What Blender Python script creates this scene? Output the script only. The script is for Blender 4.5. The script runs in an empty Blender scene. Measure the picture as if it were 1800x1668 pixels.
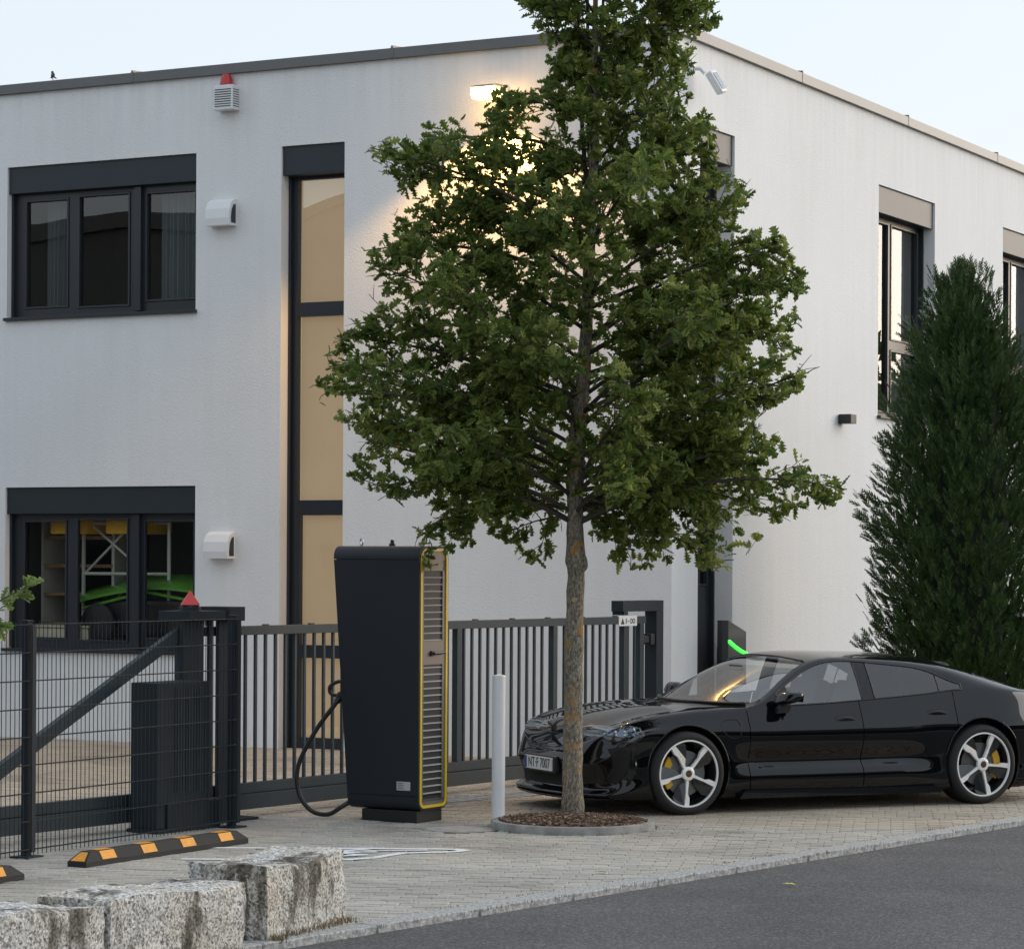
import bpy, bmesh, math, random
import numpy as np
from mathutils import Vector, Matrix, noise, bvhtree
random.seed(7)
rng = np.random.default_rng(11)
SC = bpy.context.scene
COL = SC.collection
R = math.radians

# ------------------------------------------------------------------ camera
H = 2.10
cd = bpy.data.cameras.new('camera'); cam = bpy.data.objects.new('camera', cd); COL.objects.link(cam)
cd.sensor_width = 36.0; cd.lens = 98.0; cd.shift_y = 156.0 / 1800.0
cd.clip_start = 0.1; cd.clip_end = 2000
cam.matrix_world = Matrix.Translation((0, 0, H)) @ Matrix.Rotation(R(90), 4, 'X') @ Matrix.Rotation(0.0055, 4, 'Z')
SC.camera = cam

# ------------------------------------------------------------------ dusk sky and low sun
W = bpy.data.worlds.new('World'); SC.world = W; W.use_nodes = True
wn = W.node_tree.nodes; wl = W.node_tree.links
for n in list(wn): wn.remove(n)
SUN_AZ = R(66)       # measured clockwise from the viewing direction (+Y)
SUN_EL = R(4.0)
sky = wn.new('ShaderNodeTexSky'); sky.sky_type = 'NISHITA'; sky.sun_disc = False
sky.sun_elevation = SUN_EL; sky.sun_rotation = SUN_AZ
sky.air_density = 1.0; sky.dust_density = 3.0; sky.ozone_density = 1.0; sky.altitude = 200
haze = wn.new('ShaderNodeMixRGB'); haze.blend_type = 'MIX'; haze.inputs[0].default_value = 0.85
haze.inputs[2].default_value = (1.34, 1.46, 1.63, 1)
bgn = wn.new('ShaderNodeBackground'); bgn.inputs[1].default_value = 0.15
wo = wn.new('ShaderNodeOutputWorld')
hsv = wn.new('ShaderNodeHueSaturation'); hsv.inputs['Saturation'].default_value = 0.9
wl.new(sky.outputs[0], hsv.inputs['Color']); wl.new(hsv.outputs[0], haze.inputs[1]); wl.new(haze.outputs[0], bgn.inputs[0]); wl.new(bgn.outputs[0], wo.inputs[0])
sd = bpy.data.lights.new('evening_sun', 'SUN'); sd.energy = 0.56; sd.angle = R(60); sd.color = (1.0, 0.965, 0.90)
sun = bpy.data.objects.new('evening_sun', sd); COL.objects.link(sun)
sdir = Vector((math.sin(SUN_AZ) * math.cos(R(12)), math.cos(SUN_AZ) * math.cos(R(12)), math.sin(R(12))))
sun.rotation_euler = (-sdir).to_track_quat('-Z', 'Y').to_euler()
sun.location = (20, 20, 20)
vs = SC.view_settings
vs.view_transform = 'Standard'; vs.look = 'None'; vs.gamma = 1.0; vs.use_curve_mapping = False
vs.exposure = 2.05

# ------------------------------------------------------------------ materials
def newmat(name):
    m = bpy.data.materials.new(name); m.use_nodes = True
    return m, m.node_tree.nodes, m.node_tree.links, m.node_tree.nodes['Principled BSDF']
def simple(name, col, rough=0.5, metal=0.0, spec=0.5, coat=0.0, bump=0.0, bscale=60, var=0.0, vscale=4.0, emit=None, es=0.0):
    m, N, L, b = newmat(name)
    b.inputs['Base Color'].default_value = (*col, 1); b.inputs['Roughness'].default_value = rough
    b.inputs['Metallic'].default_value = metal; b.inputs['Specular IOR Level'].default_value = spec
    b.inputs['Coat Weight'].default_value = coat; b.inputs['Coat Roughness'].default_value = 0.03
    if emit: b.inputs['Emission Color'].default_value = (*emit, 1); b.inputs['Emission Strength'].default_value = es
    if bump or var:
        tc = N.new('ShaderNodeTexCoord')
    if bump:
        nz = N.new('ShaderNodeTexNoise'); nz.inputs['Scale'].default_value = bscale; nz.inputs['Detail'].default_value = 3
        L.new(tc.outputs['Object'], nz.inputs['Vector'])
        bp = N.new('ShaderNodeBump'); bp.inputs['Strength'].default_value = bump; bp.inputs['Distance'].default_value = 0.01
        L.new(nz.outputs[0], bp.inputs['Height']); L.new(bp.outputs[0], b.inputs['Normal'])
    if var:
        n2 = N.new('ShaderNodeTexNoise'); n2.inputs['Scale'].default_value = vscale; n2.inputs['Detail'].default_value = 5
        L.new(tc.outputs['Object'], n2.inputs['Vector'])
        hs = N.new('ShaderNodeHueSaturation'); hs.inputs['Color'].default_value = (*col, 1)
        mr = N.new('ShaderNodeMapRange'); mr.inputs[1].default_value = 0.3; mr.inputs[2].default_value = 0.7
        mr.inputs[3].default_value = 1 - var; mr.inputs[4].default_value = 1 + var
        L.new(n2.outputs[0], mr.inputs[0]); L.new(mr.outputs[0], hs.inputs['Value']); L.new(hs.outputs[0], b.inputs['Base Color'])
    return m
def ramp(N, stops):
    r = N.new('ShaderNodeValToRGB'); e = r.color_ramp.elements
    while len(e) > 1: e.remove(e[-1])
    e[0].position = stops[0][0]; e[0].color = (*stops[0][1], 1)
    for p, c in stops[1:]:
        k = e.new(p); k.color = (*c, 1)
    return r
def glassmat(name, tint=(0.75, 0.78, 0.78), boost=1.7, rough=0.0, wav=0.12):
    m, N, L, b = newmat(name); N.remove(b)
    out = N['Material Output']
    fr = N.new('ShaderNodeLayerWeight'); fr.inputs[0].default_value = 0.5
    pw = N.new('ShaderNodeMath'); pw.operation = 'POWER'; pw.inputs[1].default_value = 4.0
    mu = N.new('ShaderNodeMath'); mu.operation = 'MULTIPLY_ADD'; mu.use_clamp = True; mu.inputs[1].default_value = 0.92; mu.inputs[2].default_value = 0.045 * boost
    L.new(fr.outputs['Facing'], pw.inputs[0]); L.new(pw.outputs[0], mu.inputs[0])
    t = N.new('ShaderNodeBsdfTransparent'); t.inputs[0].default_value = (*tint, 1)
    g = N.new('ShaderNodeBsdfGlossy'); g.inputs['Roughness'].default_value = rough
    # slightly wavy float glass
    tc = N.new('ShaderNodeTexCoord'); nz = N.new('ShaderNodeTexNoise'); nz.inputs['Scale'].default_value = 0.9; nz.inputs['Detail'].default_value = 0
    bp = N.new('ShaderNodeBump'); bp.inputs['Strength'].default_value = wav; bp.inputs['Distance'].default_value = 0.05
    L.new(tc.outputs['Object'], nz.inputs['Vector']); L.new(nz.outputs[0], bp.inputs['Height']); L.new(bp.outputs[0], g.inputs['Normal'])
    mx = N.new('ShaderNodeMixShader')
    L.new(mu.outputs[0], mx.inputs[0]); L.new(t.outputs[0], mx.inputs[1]); L.new(g.outputs[0], mx.inputs[2])
    L.new(mx.outputs[0], out.inputs[0])
    return m
def stucco_mat():
    m, N, L, b = newmat('white_render_plaster')
    tc = N.new('ShaderNodeTexCoord')
    n1 = N.new('ShaderNodeTexNoise'); n1.inputs['Scale'].default_value = 38; n1.inputs['Detail'].default_value = 4; n1.inputs['Roughness'].default_value = 0.65
    v1 = N.new('ShaderNodeTexVoronoi'); v1.inputs['Scale'].default_value = 70
    L.new(tc.outputs['Object'], n1.inputs['Vector']); L.new(tc.outputs['Object'], v1.inputs['Vector'])
    ad = N.new('ShaderNodeMath'); ad.operation = 'ADD'; L.new(n1.outputs[0], ad.inputs[0]); L.new(v1.outputs['Distance'], ad.inputs[1])
    bp = N.new('ShaderNodeBump'); bp.inputs['Strength'].default_value = 0.32; bp.inputs['Distance'].default_value = 0.008
    L.new(ad.outputs[0], bp.inputs['Height']); L.new(bp.outputs[0], b.inputs['Normal'])
    # rain streaks and broad soiling
    mp = N.new('ShaderNodeMapping'); mp.inputs['Scale'].default_value = (3.0, 3.0, 0.22); L.new(tc.outputs['Object'], mp.inputs[0])
    n2 = N.new('ShaderNodeTexNoise'); n2.inputs['Scale'].default_value = 2.2; n2.inputs['Detail'].default_value = 6; L.new(mp.outputs[0], n2.inputs['Vector'])
    n3 = N.new('ShaderNodeTexNoise'); n3.inputs['Scale'].default_value = 0.5; n3.inputs['Detail'].default_value = 4; L.new(tc.outputs['Object'], n3.inputs['Vector'])
    r2 = ramp(N, [(0.30, (0.79, 0.797, 0.80)), (0.62, (0.81, 0.82, 0.827))]); L.new(n2.outputs[0], r2.inputs[0])
    r3 = ramp(N, [(0.3, (0.95, 0.95, 0.945)), (0.65, (1, 1, 1))]); L.new(n3.outputs[0], r3.inputs[0])
    mu = N.new('ShaderNodeMixRGB'); mu.blend_type = 'MULTIPLY'; mu.inputs[0].default_value = 1
    L.new(r2.outputs[0], mu.inputs[1]); L.new(r3.outputs[0], mu.inputs[2])
    sep = N.new('ShaderNodeSeparateXYZ'); L.new(tc.outputs['Object'], sep.inputs[0])
    zr = ramp(N, [(0.0, (1, 1, 1)), (0.055, (0.10, 0.10, 0.10)), (0.10, (0, 0, 0)), (0.86, (0, 0, 0)), (0.985, (0.5, 0.5, 0.5))])
    zm = N.new('ShaderNodeMath'); zm.operation = 'DIVIDE'; zm.inputs[1].default_value = 7.7; L.new(sep.outputs[2], zm.inputs[0]); L.new(zm.outputs[0], zr.inputs[0])
    mp2 = N.new('ShaderNodeMapping'); mp2.inputs['Scale'].default_value = (5.5, 5.5, 0.3); L.new(tc.outputs['Object'], mp2.inputs[0])
    n4 = N.new('ShaderNodeTexNoise'); n4.inputs['Scale'].default_value = 1.6; n4.inputs['Detail'].default_value = 7; L.new(mp2.outputs[0], n4.inputs['Vector'])
    r4 = ramp(N, [(0.45, (0, 0, 0)), (0.75, (1, 1, 1))]); L.new(n4.outputs[0], r4.inputs[0])
    m4 = N.new('ShaderNodeMath'); m4.operation = 'MULTIPLY'; L.new(zr.outputs[0], m4.inputs[0]); L.new(r4.outputs[0], m4.inputs[1])
    m5 = N.new('ShaderNodeMath'); m5.operation = 'MULTIPLY'; m5.inputs[1].default_value = 0.30; L.new(m4.outputs[0], m5.inputs[0])
    dm = N.new('ShaderNodeMixRGB'); dm.inputs[2].default_value = (0.40, 0.38, 0.34, 1); L.new(m5.outputs[0], dm.inputs[0]); L.new(mu.outputs[0], dm.inputs[1]); L.new(dm.outputs[0], b.inputs['Base Color'])
    b.inputs['Roughness'].default_value = 0.9; b.inputs['Specular IOR Level'].default_value = 0.2
    return m
def asphalt_mat():
    m, N, L, b = newmat('asphalt')
    tc = N.new('ShaderNodeTexCoord')
    v = N.new('ShaderNodeTexVoronoi'); v.inputs['Scale'].default_value = 75; L.new(tc.outputs['Object'], v.inputs['Vector'])
    n = N.new('ShaderNodeTexNoise'); n.inputs['Scale'].default_value = 160; n.inputs['Detail'].default_value = 3; L.new(tc.outputs['Object'], n.inputs['Vector'])
    big = N.new('ShaderNodeTexNoise'); big.inputs['Scale'].default_value = 0.9; big.inputs['Detail'].default_value = 5; L.new(tc.outputs['Object'], big.inputs['Vector'])
    r = ramp(N, [(0.25, (0.050, 0.050, 0.052)), (0.48, (0.092, 0.092, 0.094)), (0.64, (0.15, 0.15, 0.15)), (0.82, (0.33, 0.33, 0.32))])
    mxx = N.new('ShaderNodeMixRGB'); mxx.inputs[0].default_value = 0.55
    L.new(v.outputs['Color'], mxx.inputs[1]); L.new(n.outputs[0], mxx.inputs[2])
    bw = N.new('ShaderNodeRGBToBW'); L.new(mxx.outputs[0], bw.inputs[0])
    L.new(bw.outputs[0], r.inputs[0])
    r3 = ramp(N, [(0.3, (0.78, 0.78, 0.8)), (0.7, (1.12, 1.1, 1.08))]); L.new(big.outputs[0], r3.inputs[0])
    mu = N.new('ShaderNodeMixRGB'); mu.blend_type = 'MULTIPLY'; mu.inputs[0].default_value = 1
    L.new(r.outputs[0], mu.inputs[1]); L.new(r3.outputs[0], mu.inputs[2]); L.new(mu.outputs[0], b.inputs['Base Color'])
    bp = N.new('ShaderNodeBump'); bp.inputs['Strength'].default_value = 0.9; bp.inputs['Distance'].default_value = 0.008
    L.new(bw.outputs[0], bp.inputs['Height']); L.new(bp.outputs[0], b.inputs['Normal'])
    b.inputs['Roughness'].default_value = 0.8; b.inputs['Specular IOR Level'].default_value = 0.3
    return m
def brick_mat(name, cols, island):
    m, N, L, b = newmat(name)
    if island:
        src = N.new('ShaderNodeNewGeometry').outputs['Random Per Island']
    else:
        src = N.new('ShaderNodeObjectInfo').outputs['Random']
    tc = N.new('ShaderNodeTexCoord')
    geo = N.new('ShaderNodeNewGeometry')
    r = ramp(N, [(i / (len(cols) - 1), c) for i, c in enumerate(cols)]); L.new(src, r.inputs[0])
    n = N.new('ShaderNodeTexNoise'); n.inputs['Scale'].default_value = 55; n.inputs['Detail'].default_value = 5; L.new(geo.outputs['Position'], n.inputs['Vector'])
    big = N.new('ShaderNodeTexNoise'); big.inputs['Scale'].default_value = 0.8; big.inputs['Detail'].default_value = 5; L.new(geo.outputs['Position'], big.inputs['Vector'])
    r1 = ramp(N, [(0.3, (0.78, 0.78, 0.78)), (0.7, (1.12, 1.12, 1.12))]); L.new(n.outputs[0], r1.inputs[0])
    r2 = ramp(N, [(0.30, (0.66, 0.66, 0.67)), (0.45, (0.93, 0.93, 0.93)), (0.64, (1.07, 1.065, 1.055))]); L.new(big.outputs[0], r2.inputs[0])
    m1 = N.new('ShaderNodeMixRGB'); m1.blend_type = 'MULTIPLY'; m1.inputs[0].default_value = 1
    m2 = N.new('ShaderNodeMixRGB'); m2.blend_type = 'MULTIPLY'; m2.inputs[0].default_value = 1
    L.new(r.outputs[0], m1.inputs[1]); L.new(r1.outputs[0], m1.inputs[2]); L.new(m1.outputs[0], m2.inputs[1]); L.new(r2.outputs[0], m2.inputs[2])
    L.new(m2.outputs[0], b.inputs['Base Color'])
    bp = N.new('ShaderNodeBump'); bp.inputs['Strength'].default_value = 0.5; bp.inputs['Distance'].default_value = 0.004
    L.new(n.outputs[0], bp.inputs['Height']); L.new(bp.outputs[0], b.inputs['Normal'])
    b.inputs['Roughness'].default_value = 0.85; b.inputs['Specular IOR Level'].default_value = 0.3
    return m
def granite_mat():
    m, N, L, b = newmat('rough_granite')
    tc = N.new('ShaderNodeTexCoord')
    oi = N.new('ShaderNodeObjectInfo')
    v = N.new('ShaderNodeTexVoronoi'); v.inputs['Scale'].default_value = 85; L.new(tc.outputs['Object'], v.inputs['Vector'])
    bw = N.new('ShaderNodeRGBToBW'); L.new(v.outputs['Color'], bw.inputs[0])
    n = N.new('ShaderNodeTexNoise'); n.inputs['Scale'].default_value = 45; n.inputs['Detail'].default_value = 6; L.new(tc.outputs['Object'], n.inputs['Vector'])
    mxx = N.new('ShaderNodeMixRGB'); mxx.inputs[0].default_value = 0.55; L.new(bw.outputs[0], mxx.inputs[1]); L.new(n.outputs[0], mxx.inputs[2])
    r = ramp(N, [(0.25, (0.06, 0.06, 0.065)), (0.40, (0.30, 0.30, 0.30)), (0.52, (0.55, 0.55, 0.54)), (0.70, (0.80, 0.79, 0.77))]); L.new(mxx.outputs[0], r.inputs[0])
    # dark run-off stains, streaky and vertical
    add = N.new('ShaderNodeVectorMath'); add.operation = 'ADD'
    sc = N.new('ShaderNodeVectorMath'); sc.operation = 'SCALE'; sc.inputs['Scale'].default_value = 37.0
    cmb = N.new('ShaderNodeCombineXYZ'); L.new(oi.outputs['Random'], cmb.inputs[0]); L.new(cmb.outputs[0], sc.inputs[0])
    L.new(tc.outputs['Object'], add.inputs[0]); L.new(sc.outputs[0], add.inputs[1])
    mp = N.new('ShaderNodeMapping'); mp.inputs['Scale'].default_value = (1.0, 1.0, 0.33); L.new(add.outputs[0], mp.inputs[0])
    s = N.new('ShaderNodeTexNoise'); s.inputs['Scale'].default_value = 4.2; s.inputs['Detail'].default_value = 7; s.inputs['Roughness'].default_value = 0.6; L.new(mp.outputs[0], s.inputs['Vector'])
    rs = ramp(N, [(0.53, (1, 1, 1)), (0.585, (0.38, 0.36, 0.33)), (0.66, (0.10, 0.09, 0.08))]); L.new(s.outputs[0], rs.inputs[0])
    s2 = N.new('ShaderNodeTexNoise'); s2.inputs['Scale'].default_value = 2.2; s2.inputs['Detail'].default_value = 4; L.new(add.outputs[0], s2.inputs['Vector'])
    r2 = ramp(N, [(0.4, (1.0, 0.99, 0.96)), (0.68, (0.95, 0.86, 0.72))]); L.new(s2.outputs[0], r2.inputs[0])
    m1 = N.new('ShaderNodeMixRGB'); m1.blend_type = 'MULTIPLY'; m1.inputs[0].default_value = 1
    m2 = N.new('ShaderNodeMixRGB'); m2.blend_type = 'MULTIPLY'; m2.inputs[0].default_value = 1
    L.new(r.outputs[0], m1.inputs[1]); L.new(rs.outputs[0], m1.inputs[2]); L.new(m1.outputs[0], m2.inputs[1]); L.new(r2.outputs[0], m2.inputs[2])
    L.new(m2.outputs[0], b.inputs['Base Color'])
    bp = N.new('ShaderNodeBump'); bp.inputs['Strength'].default_value = 0.9; bp.inputs['Distance'].default_value = 0.012
    L.new(mxx.outputs[0], bp.inputs['Height']); L.new(bp.outputs[0], b.inputs['Normal'])
    b.inputs['Roughness'].default_value = 0.85
    return m
def leaf_mat(name, c0, c1, c2, trans=0.25, island=True):
    m, N, L, b = newmat(name)
    out = N['Material Output']
    src = N.new('ShaderNodeNewGeometry').outputs['Random Per Island'] if island else N.new('ShaderNodeObjectInfo').outputs['Random']
    r = ramp(N, [(0.0, c0), (0.6, c1), (1.0, c2)]); L.new(src, r.inputs[0])
    L.new(r.outputs[0], b.inputs['Base Color']); b.inputs['Roughness'].default_value = 0.5; b.inputs['Specular IOR Level'].default_value = 0.45
    t = N.new('ShaderNodeBsdfTranslucent'); L.new(r.outputs[0], t.inputs[0])
    mx = N.new('ShaderNodeMixShader'); mx.inputs[0].default_value = trans
    L.new(b.outputs[0], mx.inputs[1]); L.new(t.outputs[0], mx.inputs[2]); L.new(mx.outputs[0], out.inputs[0])
    return m
def bark_mat():
    m, N, L, b = newmat('oak_bark')
    tc = N.new('ShaderNodeTexCoord'); mp = N.new('ShaderNodeMapping'); mp.inputs['Scale'].default_value = (1, 1, 0.42); L.new(tc.outputs['Object'], mp.inputs[0])
    n = N.new('ShaderNodeTexNoise'); n.inputs['Scale'].default_value = 62; n.inputs['Detail'].default_value = 8; n.inputs['Roughness'].default_value = 0.8; L.new(mp.outputs[0], n.inputs['Vector'])
    v = N.new('ShaderNodeTexVoronoi'); v.inputs['Scale'].default_value = 45; L.new(mp.outputs[0], v.inputs['Vector'])
    r = ramp(N, [(0.36, (0.04, 0.033, 0.026)), (0.48, (0.17, 0.145, 0.11)), (0.58, (0.34, 0.30, 0.235)), (0.70, (0.52, 0.48, 0.40))]); L.new(n.outputs[0], r.inputs[0])
    s = N.new('ShaderNodeTexNoise'); s.inputs['Scale'].default_value = 5.5; s.inputs['Detail'].default_value = 6; s.inputs['Roughness'].default_value = 0.65; L.new(tc.outputs['Object'], s.inputs['Vector'])
    rs = ramp(N, [(0.54, (0, 0, 0)), (0.62, (1, 1, 1))]); L.new(s.outputs[0], rs.inputs[0])
    mx = N.new('ShaderNodeMixRGB'); mx.inputs[2].default_value = (0.40, 0.20, 0.035, 1)
    ms = N.new('ShaderNodeMath'); ms.operation = 'MULTIPLY'; ms.inputs[1].default_value = 0.75; L.new(rs.outputs[0], ms.inputs[0])
    L.new(ms.outputs[0], mx.inputs[0]); L.new(r.outputs[0], mx.inputs[1]); L.new(mx.outputs[0], b.inputs['Base Color'])
    ad = N.new('ShaderNodeMath'); ad.operation = 'ADD'; L.new(n.outputs[0], ad.inputs[0]); L.new(v.outputs['Distance'], ad.inputs[1])
    bp = N.new('ShaderNodeBump'); bp.inputs['Strength'].default_value = 1.0; bp.inputs['Distance'].default_value = 0.012
    L.new(ad.outputs[0], bp.inputs['Height']); L.new(bp.outputs[0], b.inputs['Normal']); b.inputs['Roughness'].default_value = 0.9
    return m
M = {}
M['stucco'] = stucco_mat()
M['asphalt'] = asphalt_mat()
M['granite'] = granite_mat()
M['bark'] = bark_mat(); 
GREY = [(0.38, 0.36, 0.318), (0.43, 0.408, 0.362), (0.48, 0.457, 0.408), (0.405, 0.385, 0.344), (0.455, 0.428, 0.378)]
PINK = [(0.39, 0.335, 0.265), (0.44, 0.385, 0.31), (0.49, 0.43, 0.345), (0.415, 0.36, 0.29), (0.46, 0.395, 0.315)]
M['brick_grey'] = brick_mat('grey_paver_field', GREY, True)
M['brick_grey_one'] = brick_mat('grey_paver', GREY, False)
M['brick_pink'] = brick_mat('reddish_paver_field', PINK, True)
M['joint'] = simple('joint_sand', (0.10, 0.09, 0.075), 0.95, bump=0.4, bscale=80)
M['earth'] = simple('rough_ground', (0.11, 0.115, 0.06), 0.95, bump=0.5, bscale=6, var=0.3, vscale=0.5)
M['kerb'] = simple('kerb_granite', (0.37, 0.37, 0.36), 0.85, bump=0.8, bscale=60, var=0.45, vscale=38)
M['ring'] = simple('weathered_concrete', (0.26, 0.255, 0.24), 0.9, bump=0.5, bscale=50, var=0.35, vscale=7)
M['concrete'] = simple('concrete', (0.33, 0.325, 0.31), 0.85, bump=0.4, bscale=60, var=0.28, vscale=9)
M['anthracite'] = simple('anthracite_powder_coat', (0.033, 0.040, 0.047), 0.42, spec=0.5, var=0.1, vscale=30)
M['frame'] = simple('window_frame_anthracite', (0.022, 0.027, 0.034), 0.35, spec=0.5)
M['shutter'] = simple('shutter_box_aluminium', (0.026, 0.034, 0.042), 0.42, metal=0.0, spec=0.32, var=0.07, vscale=2)
M['flash'] = simple('parapet_flashing_metal', (0.13, 0.133, 0.136), 0.42, metal=0.3, spec=0.5, var=0.06, vscale=1.5)
M['gate'] = simple('gate_anthracite', (0.036, 0.050, 0.058), 0.55, spec=0.25, var=0.08, vscale=8)
M['gate_dark'] = simple('gate_post_dark', (0.018, 0.026, 0.033), 0.6, spec=0.3)
M['wire'] = simple('fence_wire_coating', (0.020, 0.027, 0.034), 0.6, spec=0.22)
M['glass_hall'] = glassmat('hall_window_glass', (0.90, 0.92, 0.90), 1.0)
M['branch'] = simple('oak_branch_bark', (0.060, 0.050, 0.040), 0.9, bump=.5, bscale=40)
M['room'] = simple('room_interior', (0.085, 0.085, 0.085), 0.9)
M['curtain'] = simple('grey_curtain', (0.28, 0.31, 0.32), 0.9)
M['blind'] = simple('beige_blind_glow', (0.43, 0.355, 0.25), 0.8, var=0.20, vscale=0.55, emit=(1.0, 0.70, 0.38), es=0.06)  # weak glow put into the blind stands for warm stairwell light
M['glass'] = glassmat('window_glass', (0.62, 0.66, 0.66), 2.0)
M['glass_clear'] = glassmat('stair_pane_glass', (0.93, 0.93, 0.92), 4.2, wav=0.35)
M['white_pl'] = simple('white_plastic', (0.74, 0.75, 0.76), 0.4)
M['red_pl'] = simple('red_lens', (0.45, 0.018, 0.02), 0.25, spec=0.6)
M['red_pl2'] = simple('red_lamp_cap', (0.62, 0.05, 0.05), 0.35, spec=0.5)
M['black_pl'] = simple('black_plastic', (0.012, 0.013, 0.015), 0.45)
M['rubber'] = simple('black_rubber', (0.014, 0.014, 0.014), 0.7, bump=0.3, bscale=90)
M['orange'] = simple('orange_reflector', (0.82, 0.34, 0.02), 0.45, var=0.08, vscale=20)
M['steel'] = simple('galvanised_steel', (0.42, 0.43, 0.43), 0.35, metal=0.9)
M['white_paint'] = simple('white_road_paint', (0.80, 0.82, 0.83), 0.7, bump=0.4, bscale=90, var=0.15, vscale=25)
M['bollard'] = simple('white_bollard_paint', (0.74, 0.76, 0.78), 0.35, var=0.04, vscale=5)

# ------------------------------------------------------------------ object helpers
def link(o, parent=None):
    COL.objects.link(o)
    if parent is not None: o.parent = parent
    return o
def tag(o, label=None, cat=None, group=None, kind=None):
    if label: o['label'] = label
    if cat: o['category'] = cat
    if group: o['group'] = group
    if kind: o['kind'] = kind
    return o
def thing(name, label, cat, loc=(0, 0, 0), rz=0.0, group=None):
    o = bpy.data.objects.new(name, None); link(o); o.location = loc; o.rotation_euler = (0, 0, rz)
    o.empty_display_size = 0.2
    return tag(o, label, cat, group)
def copy_tree(o, parent=None, level=0):
    c = o.copy(); COL.objects.link(c)
    if parent is not None: c.parent = parent
    for ch in [k for k in bpy.data.objects if k.parent is o]: copy_tree(ch, c)
    return c
class MB:
    def __init__(s): s.v = []; s.f = []; s.mi = []
    def quad(s, a, b, c, d, mi=0):
        n = len(s.v); s.v += [tuple(a), tuple(b), tuple(c), tuple(d)]; s.f.append((n, n + 1, n + 2, n + 3)); s.mi.append(mi)
    def poly(s, pts, mi=0):
        n = len(s.v); s.v += [tuple(p) for p in pts]; s.f.append(tuple(range(n, n + len(pts)))); s.mi.append(mi)
    def box(s, x0, x1, y0, y1, z0, z1, bev=0.0, mi=0):
        if bev <= 0:
            n = len(s.v)
            s.v += [(x0, y0, z0), (x1, y0, z0), (x1, y1, z0), (x0, y1, z0), (x0, y0, z1), (x1, y0, z1), (x1, y1, z1), (x0, y1, z1)]
            for f in ((0, 3, 2, 1), (4, 5, 6, 7), (0, 1, 5, 4), (1, 2, 6, 5), (2, 3, 7, 6), (3, 0, 4, 7)):
                s.f.append(tuple(n + i for i in f)); s.mi.append(mi)
        else:
            bm = bmesh.new(); bmesh.ops.create_cube(bm, size=1)
            for v in bm.verts: v.co = ((x0 + x1) / 2 + v.co.x * (x1 - x0), (y0 + y1) / 2 + v.co.y * (y1 - y0), (z0 + z1) / 2 + v.co.z * (z1 - z0))
            bmesh.ops.bevel(bm, geom=bm.edges[:] + bm.verts[:], offset=bev, segments=2, profile=0.7, affect='EDGES')
            s.add_bm(bm, mi=mi)
        return s
    def add_bm(s, bm, mat=None, mi=0):
        n = len(s.v); bm.verts.index_update()
        for v in bm.verts: s.v.append(tuple(mat @ v.co) if mat else tuple(v.co))
        for f in bm.faces: s.f.append(tuple(n + v.index for v in f.verts)); s.mi.append(mi)
        bm.free()
    def xf(s, mat, start=0):
        for i in range(start, len(s.v)): s.v[i] = tuple(mat @ Vector(s.v[i]))
        return s
    def prism(s, pts2, d0, d1, fn, mi=0):
        """extrude a 2-D polygon between depths d0 and d1; fn(u,v,d) gives the point."""
        n = len(pts2); a = [fn(u, v, d0) for u, v in pts2]; b = [fn(u, v, d1) for u, v in pts2]
        s.poly(a[::-1], mi); s.poly(b, mi)
        for i in range(n):
            j = (i + 1) % n; s.quad(a[i], a[j], b[j], b[i], mi)
        return s
    def lathe(s, prof, seg=24, axis='z', center=(0, 0, 0), mi=0, close=False):
        n0 = len(s.v); cx, cy, cz = center
        for r, h in prof:
            for k in range(seg):
                t = 2 * math.pi * k / seg; c, q = math.cos(t) * r, math.sin(t) * r
                s.v.append((cx + c, cy + q, cz + h) if axis == 'z' else ((cx + c, cy + h, cz + q) if axis == 'y' else (cx + h, cy + c, cz + q)))
        for i in range(len(prof) - 1):
            for k in range(seg):
                k2 = (k + 1) % seg
                s.f.append((n0 + i * seg + k, n0 + i * seg + k2, n0 + (i + 1) * seg + k2, n0 + (i + 1) * seg + k)); s.mi.append(mi)
        if close:
            s.f.append(tuple(n0 + k for k in range(seg))[::-1]); s.mi.append(mi)
            s.f.append(tuple(n0 + (len(prof) - 1) * seg + k for k in range(seg))); s.mi.append(mi)
        return s
    def tube(s, pts, rad, seg=8, mi=0, caps=True, closed=False):
        P = [Vector(p) for p in pts]; n = len(P); n0 = len(s.v)
        rr = rad if hasattr(rad, '__len__') else [rad] * n
        ref = None
        for i in range(n):
            if closed: t = (P[(i + 1) % n] - P[i - 1])
            else: t = (P[min(i + 1, n - 1)] - P[max(i - 1, 0)])
            t.normalize()
            if ref is None:
                ref = Vector((0, 0, 1)) if abs(t.z) < 0.9 else Vector((1, 0, 0))
            u = (ref - t * ref.dot(t)).normalized(); w = t.cross(u); ref = u
            for k in range(seg):
                a = 2 * math.pi * k / seg
                s.v.append(tuple(P[i] + (u * math.cos(a) + w * math.sin(a)) * rr[i]))
        for i in range(n if closed else n - 1):
            j = (i + 1) % n
            for k in range(seg):
                k2 = (k + 1) % seg
                s.f.append((n0 + i * seg + k, n0 + i * seg + k2, n0 + j * seg + k2, n0 + j * seg + k)); s.mi.append(mi)
        if caps and not closed:
            s.f.append(tuple(n0 + k for k in range(seg))[::-1]); s.mi.append(mi)
            s.f.append(tuple(n0 + (n - 1) * seg + k for k in range(seg))); s.mi.append(mi)
        return s
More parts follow.
